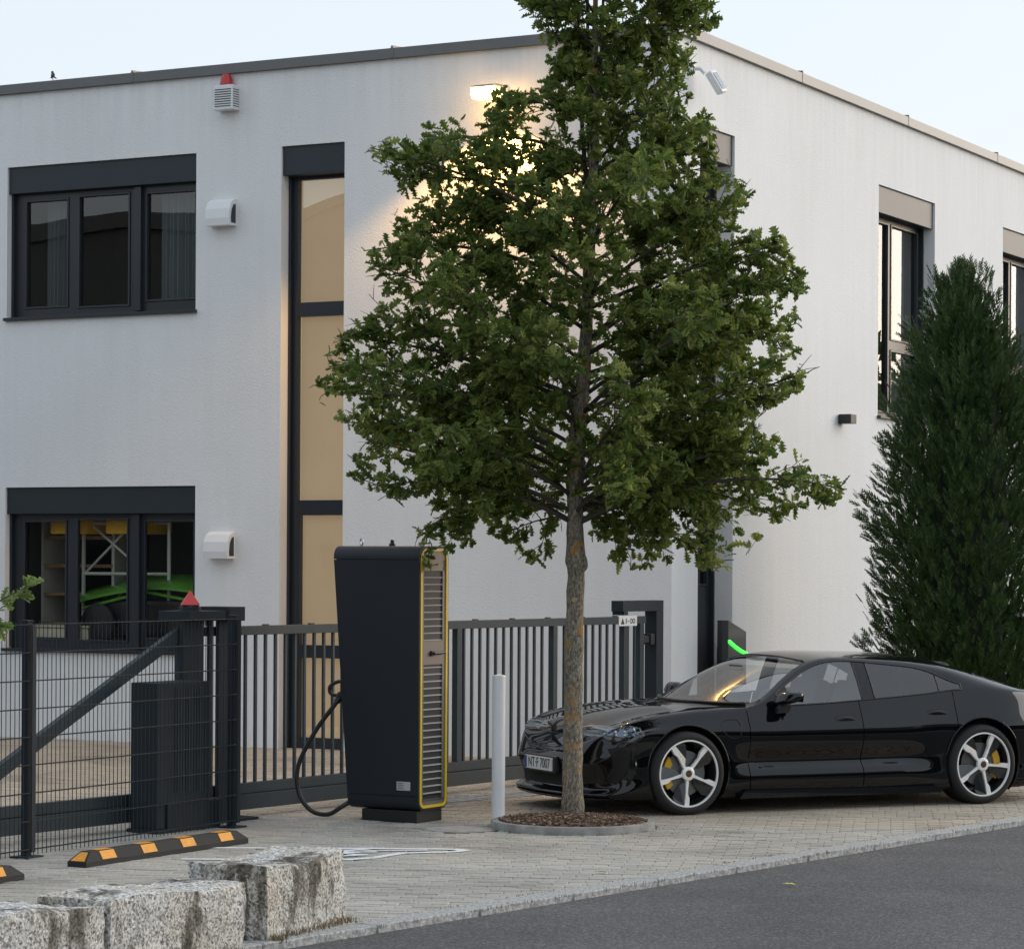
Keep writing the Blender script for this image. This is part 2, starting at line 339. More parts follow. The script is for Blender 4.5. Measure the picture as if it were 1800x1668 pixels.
    def build(s, name, mats, parent=None, smooth=False, angle=None):
        me = bpy.data.meshes.new(name); me.from_pydata(s.v, [], s.f)
        if not isinstance(mats, (list, tuple)): mats = [mats]
        for m in mats: me.materials.append(m)
        if len(mats) > 1: me.polygons.foreach_set('material_index', s.mi)
        if smooth or angle:
            bm = bmesh.new(); bm.from_mesh(me); bmesh.ops.recalc_face_normals(bm, faces=bm.faces[:]); bm.to_mesh(me); bm.free()
            me.shade_smooth()
            if angle: me.set_sharp_from_angle(angle=R(angle))
        me.update()
        return link(bpy.data.objects.new(name, me), parent)
def text_mesh(name, s, size, mat, parent, loc, rot, depth=0.002, sx=1.0, align='CENTER'):
    c = bpy.data.curves.new(name, 'FONT'); c.body = s; c.size = size; c.extrude = depth; c.align_x = align; c.align_y = 'CENTER'
    o = bpy.data.objects.new(name, c); COL.objects.link(o)
    dg = bpy.context.evaluated_depsgraph_get(); me = bpy.data.meshes.new_from_object(o.evaluated_get(dg))
    bpy.data.objects.remove(o); me.materials.clear(); me.materials.append(mat)
    o = link(bpy.data.objects.new(name, me), parent); o.location = loc; o.rotation_euler = rot; o.scale = (sx, 1, 1)
    return o
# ------------------------------------------------------------------ ground, road, kerb, paving
KD = np.array([0.5855, 0.8107]); KN = np.array([0.8107, -0.5855]); K0 = np.array([-0.91, 16.24])   # kerb line, its outward (road) normal
def kp(t, o, z=0.0):
    p = K0 + KD * t + KN * o
    return (p[0], p[1], z)
g = MB(); g.quad((-900, -900, -0.12), (900, -900, -0.12), (900, 900, -0.12), (-900, 900, -0.12))
tag(g.build('ground', M['earth']), 'rough grassy ground beyond the street', None, None, 'structure')
KW = 0.175
g = MB(); g.quad(kp(-70, KW + 0.002, -0.045), kp(-70, 8.0, -0.045), kp(90, 8.0, -0.045), kp(90, KW + 0.002, -0.045))
tag(g.build('road', M['asphalt']), 'dark asphalt street in front of the kerb', None, None, 'structure')
g = MB(); g.quad(kp(-70, 8.15, 0.04), kp(-70, 10.6, 0.04), kp(90, 10.6, 0.04), kp(90, 8.15, 0.04))
g.quad(kp(-70, 8.001, -0.045), kp(-70, 8.15, 0.04), kp(90, 8.15, 0.04), kp(90, 8.001, -0.045))
tag(g.build('far_pavement', M['concrete']), 'pavement on the camera side of the street', None, None, 'structure')
ke = bpy.data.objects.new('kerb', None); link(ke); ke.location = (*K0, 0); ke.rotation_euler = (0, 0, math.atan2(KD[1], KD[0]))
tag(ke, 'low pale granite kerb between paving and asphalt', None, None, 'structure')
km = []
for v in range(4):
    bm = bmesh.new(); bmesh.ops.create_cube(bm, size=1)
    for q in bm.verts: q.co = (q.co.x * 0.994, q.co.y * KW, q.co.z * 0.16)
    bmesh.ops.bevel(bm, geom=bm.edges[:], offset=0.008, segments=1, affect='EDGES')
    bmesh.ops.subdivide_edges(bm, edges=[e for e in bm.edges if e.calc_length() > 0.5], cuts=14, use_grid_fill=True)
    for q in bm.verts:
        nz = noise.noise(Vector((q.co.x * 9 + v * 31, q.co.y * 20, q.co.z * 20)))
        q.co.y += nz * 0.010 if q.co.y < 0 else 0; q.co.z += nz * 0.004 if q.co.z > 0 else 0
    me = bpy.data.meshes.new('kerb_stone'); bm.to_mesh(me); bm.free(); me.materials.append(M['kerb']); km.append(me)
for i in range(-14, 40):
    o = link(bpy.data.objects.new('kerb_stone', km[i % 4]), ke)
    # local x along the kerb; road side is local -y
    o.location = (i + 0.5 + random.uniform(-.002, .002), -KW / 2, -0.078 + random.uniform(-.002, .003)); o.rotation_euler = (random.uniform(-.012, .012), 0, 0)
# bed under the paving
g = MB(); g.poly([kp(-70, 0, -0.016), kp(60, 0, -0.016), kp(60, -70, -0.016), kp(-70, -70, -0.016)])
pav = g.build('pavement', M['joint']); tag(pav, 'paved forecourt of small concrete bricks', None, None, 'structure')
BE1 = np.array([0.9909, -0.1346]); BE2 = np.array([0.1346, 0.9909]); BO = np.array([-1.17, 18.8])
BL_, BW_ = 0.20, 0.10
TREE = np.array([0.497, 22.2]); RING_R = 0.655
def px(p):
    return 900 + 4900 * p[0] / p[1], 990 + 4900 * H / p[1]
def clip_half(poly, p0, nrm):
    """keep the side where (p-p0).nrm <= 0"""
    out = []
    for i in range(len(poly)):
        a, b = poly[i], poly[(i + 1) % len(poly)]
        da, db = np.dot(a - p0, nrm), np.dot(b - p0, nrm)
        if da <= 0: out.append(a)
        if (da < 0 < db) or (db < 0 < da): out.append(a + (b - a) * (da / (da - db)))
    return out
def brick_geo(mb, poly, zt, tilt):
    c = sum(poly) / len(poly); n = len(poly)
    top = [tuple(p + (c - p) * min(0.45, 0.006 / max(1e-3, np.linalg.norm(c - p)))) + (zt + tilt[0] * (p - c)[0] + tilt[1] * (p - c)[1],) for p in poly]
    mid = [tuple(p) + (zt - 0.005 + tilt[0] * (p - c)[0] + tilt[1] * (p - c)[1],) for p in poly]
    bot = [tuple(p) + (-0.03,) for p in poly]
    k = len(mb.v); mb.v += top + mid + bot
    mb.f.append(tuple(range(k, k + n))); mb.mi.append(0)
    for i in range(n):
        j = (i + 1) % n
        mb.f.append((k + n + i, k + n + j, k + j, k + i)); mb.mi.append(0)
        mb.f.append((k + 2 * n + i, k + 2 * n + j, k + n + j, k + n + i)); mb.mi.append(0)
bricks = []
for j in range(-60, 170):
    off = (j % 2) * 0.1 + (0.05 if (j // 7) % 3 == 1 else 0)
    for i in range(-60, 60):
        # wider dark joint rows where laying strips meet
        c = BO + BE1 * (i * BL_ + off) + BE2 * (j * BW_ + 0.05 + (0.022 if j >= 0 else 0) + (0.022 if j >= 38 else 0))
        x, y = px(c)
        if c[1] < 14.0 or x < -90 or x > 1900 or c[1] > 33.6: continue
        if c[0] > 2.6 and c[1] > 29: continue
        if np.dot(c - K0, KN) > 0.15: continue
        if np.linalg.norm((c - TREE)) < RING_R - 0.12: continue
        bricks.append((c[1], c, j))
bricks.sort(key=lambda b: b[0])
fg, fp = MB(), MB(); singles = 0
MH = np.array([-0.40, 22.02])
unit = {}
for y, c, j in bricks:
    hl, hw = BL_ / 2 - 0.0022, BW_ / 2 - 0.0022
    poly = [c - BE1 * hl - BE2 * hw, c + BE1 * hl - BE2 * hw, c + BE1 * hl + BE2 * hw, c - BE1 * hl + BE2 * hw]
    cut = clip_half(poly, K0 - KN * 0.004, KN)
    if len(cut) < 3: continue
    if np.linalg.norm(c - MH) < 0.33: continue
    zt = random.uniform(-0.003, 0.002); tl = (random.uniform(-.012, .012), random.uniform(-.012, .012))
    xx = px(c)[0]
    if singles < 300 and 560 < xx < 1850 and j < 40:
        b = MB(); brick_geo(b, [q - c for q in cut], 0, tl); o = b.build('paving_brick', M['brick_grey_one'], pav)
        o.location = (c[0], c[1], zt); singles += 1
    else:
        brick_geo(fp if j >= 40 else fg, cut, zt, tl)
tag(fg.build('brick_field', M['brick_grey'], pav), None, None, None, 'stuff')
tag(fp.build('yard_brick_field', M['brick_pink'], pav), 'warmer reddish bricks towards the yard', None, None, 'stuff')
# painted charging symbol: white strokes on the bricks
def stroke(mb, pts, w, z=0.0045):
    P = [Vector((a, b)) for a, b in pts]
    for i in range(len(P) - 1):
        d = (P[i + 1] - P[i]).normalized(); n = Vector((-d.y, d.x)) * w / 2; e = d * w * 0.3
        a, b = P[i] - e, P[i + 1] + e
        zz = z + 0.0004 * (i % 4)
        mb.quad((a.x - n.x, a.y - n.y, zz), (b.x - n.x, b.y - n.y, zz), (b.x + n.x, b.y + n.y, zz), (a.x + n.x, a.y + n.y, zz))
s = MB()
stroke(s, [(-2.3, 20.45), (-0.55, 20.45), (-0.40, 20.42), (-0.33, 20.36), (-0.40, 20.26), (-0.60, 20.20), (-0.78, 20.14), (-0.86, 20.0), (-0.95, 19.84), (-1.15, 19.68), (-1.5, 19.64), (-2.3, 19.66)], 0.08)
stroke(s, [(-0.95, 20.28), (-1.35, 20.30), (-1.5, 20.20), (-1.2, 20.05), (-1.05, 19.98), (-1.3, 19.86), (-1.7, 19.86)], 0.07, 0.0065)
stroke(s, [(-0.62, 20.33), (-0.95, 20.28)], 0.05, 0.0085)
stroke(s, [(-0.98, 20.17), (-1.75, 20.17)], 0.04, 0.0100)
stroke(s, [(-1.0, 20.40), (-1.3, 20.12), (-1.12, 20.12), (-1.45, 19.78)], 0.07, 0.0115)
s.build('charging_symbol', M['white_paint'], pav)['label'] = 'white painted charging bay symbol on the bricks'
# manhole cover
mh = thing('manhole_cover', 'round concrete manhole cover set in the bricks beside the charger', 'manhole cover', (MH[0], MH[1], 0))
r_ = MB(); r_.lathe([(0.30, -0.02), (0.30, 0.002), (0.292, 0.005), (0.272, 0.005), (0.268, -0.004)], 40); r_.build('ring', M['ring'], mh, True, 40)
r_ = MB(); r_.lathe([(0.268, -0.006), (0.262, 0.003), (0.0, 0.003)], 40); r_.build('lid', M['concrete'], mh)
# trench drain across the gateway
dr = thing('trench_drain', 'narrow slotted drainage channel in the paving in front of the gate', 'drain', (-0.56, 24.42, 0), math.atan2(0.70, 0.69))
r_ = MB(); r_.box(-0.5, 2.6, 0, 0.025, -0.01, 0.006); r_.box(-0.5, 2.6, 0.355, 0.38, -0.01, 0.006); r_.build('frame', M['concrete'], dr)
one = MB(); one.box(0, 0.075, 0.03, 0.35, -0.02, 0.004, 0.003); o1 = one.build('slat', M['concrete'], dr)
for k in range(26):
    o = o1 if k == 0 else link(o1.copy(), dr)
    o.location = (-0.49 + k * 0.118, 0, 0)
r_ = MB(); r_.box(-0.5, 2.6, 0.026, 0.354, -0.012, -0.006); r_.build('channel', M['gate_dark'], dr)

# ------------------------------------------------------------------ office building
BC = (1.671, 29.156); BA = math.atan2(0.882, 0.471)
bld = thing('office_building', 'white rendered two storey flat roofed office building with anthracite windows', 'building', (BC[0], BC[1], 0), BA)
def bw(x, y, z):
    c, s_ = math.cos(BA), math.sin(BA)
    return (BC[0] + c * x - s_ * y, BC[1] + s_ * x + c * y, z)
LEFT = lambda u, z, d: (d, u, z)        # left facade lies at local x = 0, u runs away from the corner
RIGHT = lambda u, z, d: (u, d, z)       # right facade lies at local y = 0
HOLES_L = [(6.03, 8.75, 4.985, 6.785, .13), (6.02, 8.755, 1.055, 2.97, .13), (4.036, 4.87, -0.02, 6.785, .20), (11.4, 14.1, 4.985, 6.785, .13), (11.4, 14.1, 1.055, 2.97, .13)]
HOLES_R = [(0.66, 1.582, -0.02, 6.79, .26), (6.03, 8.09, 3.95, 6.81, .20), (10.89, 12.9, 3.95, 6.81, .20)]
def facade(mb, fn, u1, z0, z1, holes):
    us = sorted({0, u1, *[h[0] for h in holes], *[h[1] for h in holes]}); zs = sorted({z0, z1, *[h[2] for h in holes], *[h[3] for h in holes]})
    for i in range(len(us) - 1):
        for j in range(len(zs) - 1):
            cu, cz = (us[i] + us[i + 1]) / 2, (zs[j] + zs[j + 1]) / 2
            if any(h[0] < cu < h[1] and h[2] < cz < h[3] for h in holes): continue
            mb.quad(fn(us[i], zs[j], 0), fn(us[i + 1], zs[j], 0), fn(us[i + 1], zs[j + 1], 0), fn(us[i], zs[j + 1], 0))
    for a, b, c, d, dep in holes:
        D = dep + 0.07
        mb.quad(fn(a, c, 0), fn(a, d, 0), fn(a, d, D), fn(a, c, D)); mb.quad(fn(b, c, 0), fn(b, d, 0), fn(b, d, D), fn(b, c, D))
        mb.quad(fn(a, d, 0), fn(b, d, 0), fn(b, d, D), fn(a, d, D)); mb.quad(fn(a, c, 0), fn(b, c, 0), fn(b, c, D), fn(a, c, D))
wall = MB(); ZT = 7.66
facade(wall, LEFT, 18.0, -0.15, ZT, HOLES_L); facade(wall, RIGHT, 17.0, -0.15, ZT, HOLES_R)
wall.quad((17, 0, -.15), (17, 18, -.15), (17, 18, ZT), (17, 0, ZT)); wall.quad((0, 18, -.15), (17, 18, -.15), (17, 18, ZT), (0, 18, ZT))
wall.build('wall', M['stucco'], bld)
rf = MB(); rf.quad((0, 0, 7.6), (17, 0, 7.6), (17, 18, 7.6), (0, 18, 7.6)); rf.build('roof', M['concrete'], bld)
# parapet flashing in lengths with a small standing joint between
def flashing(fn, a, b, corner=False):
    m = MB(); prof = [(-0.055, 7.655), (-0.055, 7.765), (0.28, 7.785), (0.28, 7.70)]
    A = [fn(a, z, d) for d, z in prof]; B = [fn(b, z, d) for d, z in prof]
    if corner: A = [fn(d, z, d) for d, z in prof]
    for i in range(3): m.quad(A[i], B[i], B[i + 1], A[i + 1])
    m.quad(A[0], B[0], fn(b, 7.655, 0.0), fn(0.0 if corner else a, 7.655, 0.0))
    m.poly(A[::-1]); m.poly(B)
    return m.build('flashing', M['flash'], bld)
for fn, cuts in ((RIGHT, [0, 3.41, 6.95, 10.5, 14.0, 17.05]), (LEFT, [0, 3.4, 6.9, 10.4, 13.9, 18.05])):
    for i in range(5):
        flashing(fn, cuts[i] + (0.006 if i else 0), cuts[i + 1] - 0.006, i == 0)
        if i < 4:
            j = MB(); e = cuts[i + 1]
            a = [fn(e - 0.02, 7.66, -0.0585), fn(e + 0.02, 7.66, -0.0585), fn(e + 0.02, 7.769, -0.0585), fn(e - 0.02, 7.769, -0.0585)]
            b = [fn(e - 0.02, 7.66, -0.050), fn(e + 0.02, 7.66, -0.050), fn(e + 0.02, 7.769, -0.050), fn(e - 0.02, 7.769, -0.050)]
            j.poly(a); j.poly(b[::-1])
            for q in range(4): j.quad(a[q], a[(q + 1) % 4], b[(q + 1) % 4], b[q])
            c = [fn(e - 0.012, 7.768, -0.056), fn(e + 0.012, 7.768, -0.056), fn(e + 0.012, 7.788, 0.2), fn(e - 0.012, 7.788, 0.2)]
            d = [fn(e - 0.012, 7.792, -0.056), fn(e + 0.012, 7.792, -0.056), fn(e + 0.012, 7.812, 0.2), fn(e - 0.012, 7.812, 0.2)]
            j.poly(d)
            for q in range(4): j.quad(c[q], c[(q + 1) % 4], d[(q + 1) % 4], d[q])
            j.build('joint_cover', M['flash'], bld)
def fbox(mb, fn, a, b, c, d, d0, d1, bev=0.0):
    """box in facade coordinates: along a..b, height c..d, depth d0..d1 (positive inwards)"""
    P, Q = fn(a, c, d0), fn(b, d, d1)
    mb.box(min(P[0], Q[0]), max(P[0], Q[0]), min(P[1], Q[1]), max(P[1], Q[1]), c, d, bev)
def window(fn, hole, hz, panes, label, curtains=(), blind=None, sill=True, sashes=True, hall=False):
    """hole: opening; hz: underside of the shutter box; panes: list of (u0,u1,z0,z1) glass areas"""
    a, b, c, d, dep = hole
    f = MB()
    us = sorted({a, b, *[p[0] for p in panes], *[p[1] for p in panes]}); zs = sorted({c, hz, *[p[2] for p in panes], *[p[3] for p in panes]})
    for i in range(len(us) - 1):
        for j in range(len(zs) - 1):
            cu, cz = (us[i] + us[i + 1]) / 2, (zs[j] + zs[j + 1]) / 2
            if any(p[0] < cu < p[1] and p[2] < cz < p[3] for p in panes): continue
            fbox(f, fn, us[i], us[i + 1], zs[j], zs[j + 1], dep, dep + 0.07)
    w = f.build('window', M['frame'], bld); w['label'] = label
    for u0, u1, z0, z1 in panes:
        if sashes:
            s2 = MB(); t = 0.028
            fbox(s2, fn, u0 + .004, u0 + t, z0 + .004, z1 - .004, dep - 0.012, dep + 0.03, 0.004); fbox(s2, fn, u1 - t, u1 - .004, z0 + .004, z1 - .004, dep - 0.012, dep + 0.03, 0.004)
            fbox(s2, fn, u0 + t, u1 - t, z0 + .004, z0 + t, dep - 0.011, dep + 0.03, 0.004); fbox(s2, fn, u0 + t, u1 - t, z1 - t, z1 - .004, dep - 0.011, dep + 0.03, 0.004)
            s2.build('sash', M['frame'], w)
        p = MB(); e = 0.03
        p.quad(fn(u0 - .005, z0 - .005, dep + e), fn(u1 + .005, z0 - .005, dep + e), fn(u1 + .005, z1 + .005, dep + e), fn(u0 - .005, z1 + .005, dep + e))
        p.build('pane', M['glass_clear'] if blind else (M['glass_hall'] if hall else M['glass']), w)
    hb = MB(); fbox(hb, fn, a + .004, b - .004, hz, d - .004, 0.028, dep + 0.065, 0.006)
    hb.build('shutter_box', M['shutter'], w)
    # guide rails beside the frame
    for g0, g1 in ((a + .003, a + .035), (b - .035, b - .003)):
        gr = MB(); fbox(gr, fn, g0, g1, c + .02, hz - .002, dep - 0.05, dep - 0.002); gr.build('guide_rail', M['frame'], w)
    if sill:
        sl = MB(); fbox(sl, fn, a - 0.02, b + 0.02, c - 0.032, c + .004, -0.05, dep + .02, 0.004); sl.build('sill', M['frame'], w)
    if blind:
        bl = MB(); u0, u1, z0, z1 = blind; bl.quad(fn(u0, z0, dep + .075), fn(u1, z0, dep + .075), fn(u1, z1, dep + .075), fn(u0, z1, dep + .075)); bl.build('screen_blind', M['blind'], w)
    for u0, u1, z0, z1 in curtains:
        cu = MB(); n = 60
        P = [(u0 + (u1 - u0) * k / n, dep + 0.22 + 0.028 * math.sin(k * 1.35) + 0.012 * math.sin(k * 0.61 + 1)) for k in range(n + 1)]
        for k in range(n): cu.quad(fn(P[k][0], z0, P[k][1]), fn(P[k + 1][0], z0, P[k + 1][1]), fn(P[k + 1][0], z1, P[k + 1][1]), fn(P[k][0], z1, P[k][1]))
        cu.build('curtain', M['curtain'], w)
    # the room behind: back wall, side walls, floor, ceiling
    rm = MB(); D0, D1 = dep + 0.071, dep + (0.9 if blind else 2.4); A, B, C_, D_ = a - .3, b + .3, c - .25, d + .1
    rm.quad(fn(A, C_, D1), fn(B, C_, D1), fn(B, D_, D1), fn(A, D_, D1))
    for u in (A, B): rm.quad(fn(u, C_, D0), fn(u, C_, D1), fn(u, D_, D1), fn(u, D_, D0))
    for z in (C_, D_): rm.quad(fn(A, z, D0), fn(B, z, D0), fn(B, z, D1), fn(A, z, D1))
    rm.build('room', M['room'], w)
    return w
for zz, z1, hz, lab in ((4.985, 6.785, 6.470, 'upper'), (1.055, 2.97, 2.655, 'lower')):
    for sh, h in ((0, HOLES_L[0] if lab == 'upper' else HOLES_L[1]), (5.37, HOLES_L[3] if lab == 'upper' else HOLES_L[4])):
        pn = [(7.93 + sh, 8.58 + sh, zz + .11, hz - .07), (7.04 + sh, 7.80 + sh, zz + .09, hz - .05), (6.10 + sh, 6.83 + sh, zz + .13, hz - .07)]
        cur = [(7.95 + sh, 8.40 + sh, zz + .02, hz), (6.05 + sh, 6.74 + sh, zz + .02, hz)] if lab == 'upper' else []
        w = window(LEFT, h, hz, pn, ('%s three pane window of the shaded facade' % lab) + (' beyond the picture edge' if sh else ''), cur, hall=(lab == 'lower' and sh == 0))
        if sh == 0:
            mul = MB(); fbox(mul, LEFT, 6.86, 6.95, zz + .03, hz - .01, .075, .129, 0.005); mul.build('mullion', M['frame'], w)
h = HOLES_L[2]; a, b = h[0], h[1]
window(LEFT, h, 6.457, [(a + .03, b - .10, 5.035, 6.42), (a + .03, b - .10, 2.80, 4.875), (a + .03, b - .14, 1.165, 2.63), (a + .03, b - .14, 0.12, 1.02)], 'tall stair window with warm beige blind', blind=(a, b, 0.0, 6.5), sill=False, sashes=False)
h = HOLES_R[0]; a, b = h[0], h[1]
w1 = window(RIGHT, h, 6.463, [(a + .07, b - .10, 4.0, 6.40), (a + .07, b - .10, 1.86, 3.90)], 'tall narrow corner window above a dark door panel', sill=False)
dp = MB(); fbox(dp, RIGHT, a + .07, b - .10, .05, 1.68, .255, .30, 0.006); dp.build('door_panel', M['frame'], w1)
for h in HOLES_R[1:]:
    a, b = h[0], h[1]
    w = window(RIGHT, h, 6.475, [(a + .07, a + .87, 4.02, 6.43), (a + .95, b - .12, 4.95, 6.43), (a + .95, b - .12, 4.02, 4.84)], 'tall two light window of the sunset side', [(b - .62, b - .08, 4.0, 6.4)])

# ------------------------------------------------------------------ what stands behind the lower window glass
def fthing(name, label, cat, u, z, d, fn=LEFT, group=None):
    return thing(name, label, cat, bw(*fn(u, 0, d)[:2], z), BA, group)
gm = simple('green_lacquer', (0.10, 0.30, 0.035), 0.3, coat=0.5)
ym = simple('yellow_lacquer', (0.80, 0.46, 0.02), 0.4)
alu = simple('scaffold_tube', (0.55, 0.54, 0.50), 0.4, metal=0.2)
wood = simple('pallet_wood', (0.26, 0.15, 0.07), 0.7, var=0.2, vscale=6)
gv = fthing('garden_machine', 'bright green machine with a sloping hood behind the lower window', 'machine', 6.85, 1.12, .72)
c = MB()                                                # local x inwards, local y away from the corner
bm = bmesh.new(); bmesh.ops.create_grid(bm, x_segments=10, y_segments=24, size=1)
for v in bm.verts:
    y = v.co.y; x = v.co.x
    v.co = (x * 0.42, y * 1.05 + 0.15, 0.60 + 0.20 * (1 - (abs(y + 0.25) / 1.25) ** 1.6) - 0.12 * x * x + (0.03 if abs(x) < 0.12 else 0))
bmesh.ops.solidify(bm, geom=bm.faces[:], thickness=0.03); c.add_bm(bm); c.build('hood', gm, gv, True, 50)
c = MB(); c.box(-.35, .35, -0.75, 0.9, .1, .52, .05); c.build('chassis', M['black_pl'], gv)
for yy in (-0.5, 0.75):
    c = MB(); c.lathe([(0.0, -.06), (.2, -.06), (.24, -.03), (.24, .03), (.2, .06), (0, .06)], 20, 'x', (-.42, yy, .24)); c.build('wheel', M['rubber'], gv, True, 40)
c = MB(); c.tube([(-.38, -.7, .50), (-.38, .1, .62), (-.38, 1.0, .42)], .02, 6); c.build('rail', gm, gv)
sc_ = fthing('scaffold_tower', 'aluminium scaffold tower with diagonal braces behind the lower window', 'scaffold', 7.35, 1.0, .50)
for yy in (-.62, .62):
    c = MB(); c.tube([(0, yy, 0), (0, yy, 1.9)], .024, 8); c.build('pole', alu, sc_)
for z in (.35, .95, 1.55):
    c = MB(); c.tube([(0, -.62, z), (0, .62, z)], .02, 8); c.build('rung', alu, sc_)
for (p, q) in (((0, .6, .3), (0, -.3, 1.0)), ((0, -.3, .95), (0, .6, 1.6)), ((0, .6, .95), (0, -.45, 1.85))):
    c = MB(); c.tube([p, q], .016, 8); c.build('brace', alu, sc_)
for u, z, w_ in ((8.1, 2.42, .55), (7.25, 2.42, .62)):
    t = fthing('storage_crate', 'yellow crate on top of the %s behind the lower window' % ('shelf rack' if u > 8 else 'scaffold tower'), 'crate', u, z, .62)
    c = MB(); c.box(-.25, .25, -w_ / 2, w_ / 2, 0, .2, .03); c.build('crate_body', ym, t)
    c = MB(); c.box(-.27, .27, -w_ / 2 - .02, w_ / 2 + .02, .2, .23, .01); c.build('rim', ym, t)
sh = fthing('shelf_rack', 'wooden shelf rack standing behind the left pane of the lower window', 'shelf', 8.2, 0.9, .95)
for z in (.42, .78, 1.12, 1.46):
    c = MB(); c.box(-.3, .3, -.55, .5, z, z + .04); c.build('shelf', wood, sh)
for yy in (-.55, .5):
    c = MB(); c.box(-.3, .3, yy - .02, yy + .02, 0, 1.7); c.build('upright', alu, sh)
cb = fthing('storage_chest', 'low cream coloured chest standing behind the left pane of the lower window', 'chest', 8.15, 1.0, .42)
c = MB(); c.box(-.2, .2, -.45, .45, 0, .30, .02); c.build('chest_body', simple('cream_laminate', (0.55, 0.50, 0.38), .5), cb)
c = MB(); c.box(-.215, .215, -.465, .465, .305, .335, .01); c.build('lid', simple('cream_laminate_lid', (0.50, 0.45, 0.34), .5), cb)

# ------------------------------------------------------------------ fittings on the facades
t = thing('alarm_siren', 'white louvred alarm siren with red strobe under the roof edge', 'siren', bw(0, 5.57, 7.23), BA)
c = MB(); c.box(-.15, 0, -.13, .13, 0, .28, .01); c.build('housing', M['white_pl'], t)
sl = MB(); sl.box(-.156, -.149, -.11, .11, 0, .008); so = sl.build('louvre', M['gate'], t)
for k in range(8):
    o = so if k == 0 else link(so.copy(), t); o.location = (0, 0, .035 + k * .027)
sl = MB(); sl.box(-.135, -.02, -.134, -.129, 0, .008); so = sl.build('side_louvre', M['gate'], t)
for k in range(8):
    o = so if k == 0 else link(so.copy(), t); o.location = (0, 0, .035 + k * .027)
c = MB(); c.lathe([(.075, .28), (.075, .30), (.062, .36), (.045, .41), (0, .41)], 20, 'z', (-.075, 0, 0)); c.build('strobe', M['red_pl'], t, True, 40)
for z, lab in ((5.92, 'white hooded vent cowl right of the upper window'), (2.135, 'white hooded vent cowl right of the lower window')):
    t = thing('vent_cowl', lab, 'vent', bw(0, 5.64, z), BA, 'vent cowls on the white wall')
    c = MB()
    prof = [(0, 0), (-.15, 0), (-.155, .08), (-.14, .19), (-.10, .27), (-.03, .305), (0, .305)]
    c.prism([(x, zz) for x, zz in prof], -.165, .165, lambda u, v, d: (u, d, v)); c.build('hood', M['white_pl'], t, False, 30)
    c = MB(); c.prism([(-.02, .03), (-.11, .03), (-.115, .08), (-.10, .18), (-.06, .24), (-.02, .25)], -.1685, -.1655, lambda u, v, d: (u, d, v)); c.build('side_slot', M['gate'], t)
# lit wall lamp
LU, LZ = 2.02, 7.12
t = thing('wall_lamp', 'glowing wall lamp throwing warm light down the facade beside the tree', 'lamp', bw(0, LU, LZ), BA)
c = MB(); c.box(-.05, 0, -.06, .06, -.02, .12, .01); c.build('bracket', M['white_pl'], t)
c = MB(); c.tube([(-.04, 0, .06), (-.26, 0, .09)], .02, 8); c.build('arm', M['white_pl'], t)
c = MB(); c.prism([(-.24, .062), (-.50, .048), (-.50, .060), (-.42, .085), (-.24, .09)], -.13, .13, lambda u, v, d: (u, d, v)); c.build('housing', M['concrete'], t)
lm = simple('lamp_glow', (1, .8, .5), .5, emit=(1.0, .55, .14), es=4.5)
c = MB(); c.prism([(-.25, .060), (-.50, .046), (-.50, -.02), (-.46, -.065), (-.30, -.06), (-.26, -.02)], -.14, .14, lambda u, v, d: (u, d, v)); c.build('diffuser', lm, t)
ld = bpy.data.lights.new('lamp_light', 'SPOT'); ld.energy = 100; ld.color = (1.0, .55, .16); ld.spot_size = R(126); ld.spot_blend = .30; ld.shadow_soft_size = .06
lo = bpy.data.objects.new('lamp_light', ld); link(lo, t); lo.location = (-.40, 0, -.10); lo.rotation_euler = (0, R(6), 0)
# floodlight right of the corner, switched off
t = thing('flood_light', 'white tilted floodlight on the wall right of the building corner', 'floodlight', bw(.40, 0, 7.34), BA)
c = MB(); c.lathe([(.05, -.02), (.05, .02)], 14, 'y', (0, -.02, 0), 0, True); c.build('wall_plate', M['white_pl'], t)
c = MB(); c.tube([(0, -.03, 0), (.03, -.10, .0), (.06, -.14, -.05)], .022, 8); c.build('arm', M['white_pl'], t)
c = MB(); c.box(-.09, .09, -.05, .03, -.30, -.04, .02); c.xf(Matrix.Translation((.10, -.15, 0)) @ Matrix.Rotation(R(-28), 4, 'X') @ Matrix.Rotation(R(-14), 4, 'Y')); c.build('housing', M['white_pl'], t)
c = MB(); c.box(-.065, .065, -.056, -.051, -.27, -.07); c.xf(Matrix.Translation((.10, -.15, 0)) @ Matrix.Rotation(R(-28), 4, 'X') @ Matrix.Rotation(R(-14), 4, 'Y')); c.build('lens', simple('floodlight_lens', (.35, .37, .38), .15, metal=.6), t)
t = thing('box_wall_light', 'small black box wall light between corner window and cypress', 'wall light', bw(4.78, 0, 3.79), BA)
c = MB(); c.box(-.09, .09, -.17, -.012, 0, .11, .004); c.build('housing', M['black_pl'], t)
c = MB(); c.box(-.06, .06, -.014, 0, .01, .10); c.build('back_plate', M['black_pl'], t)
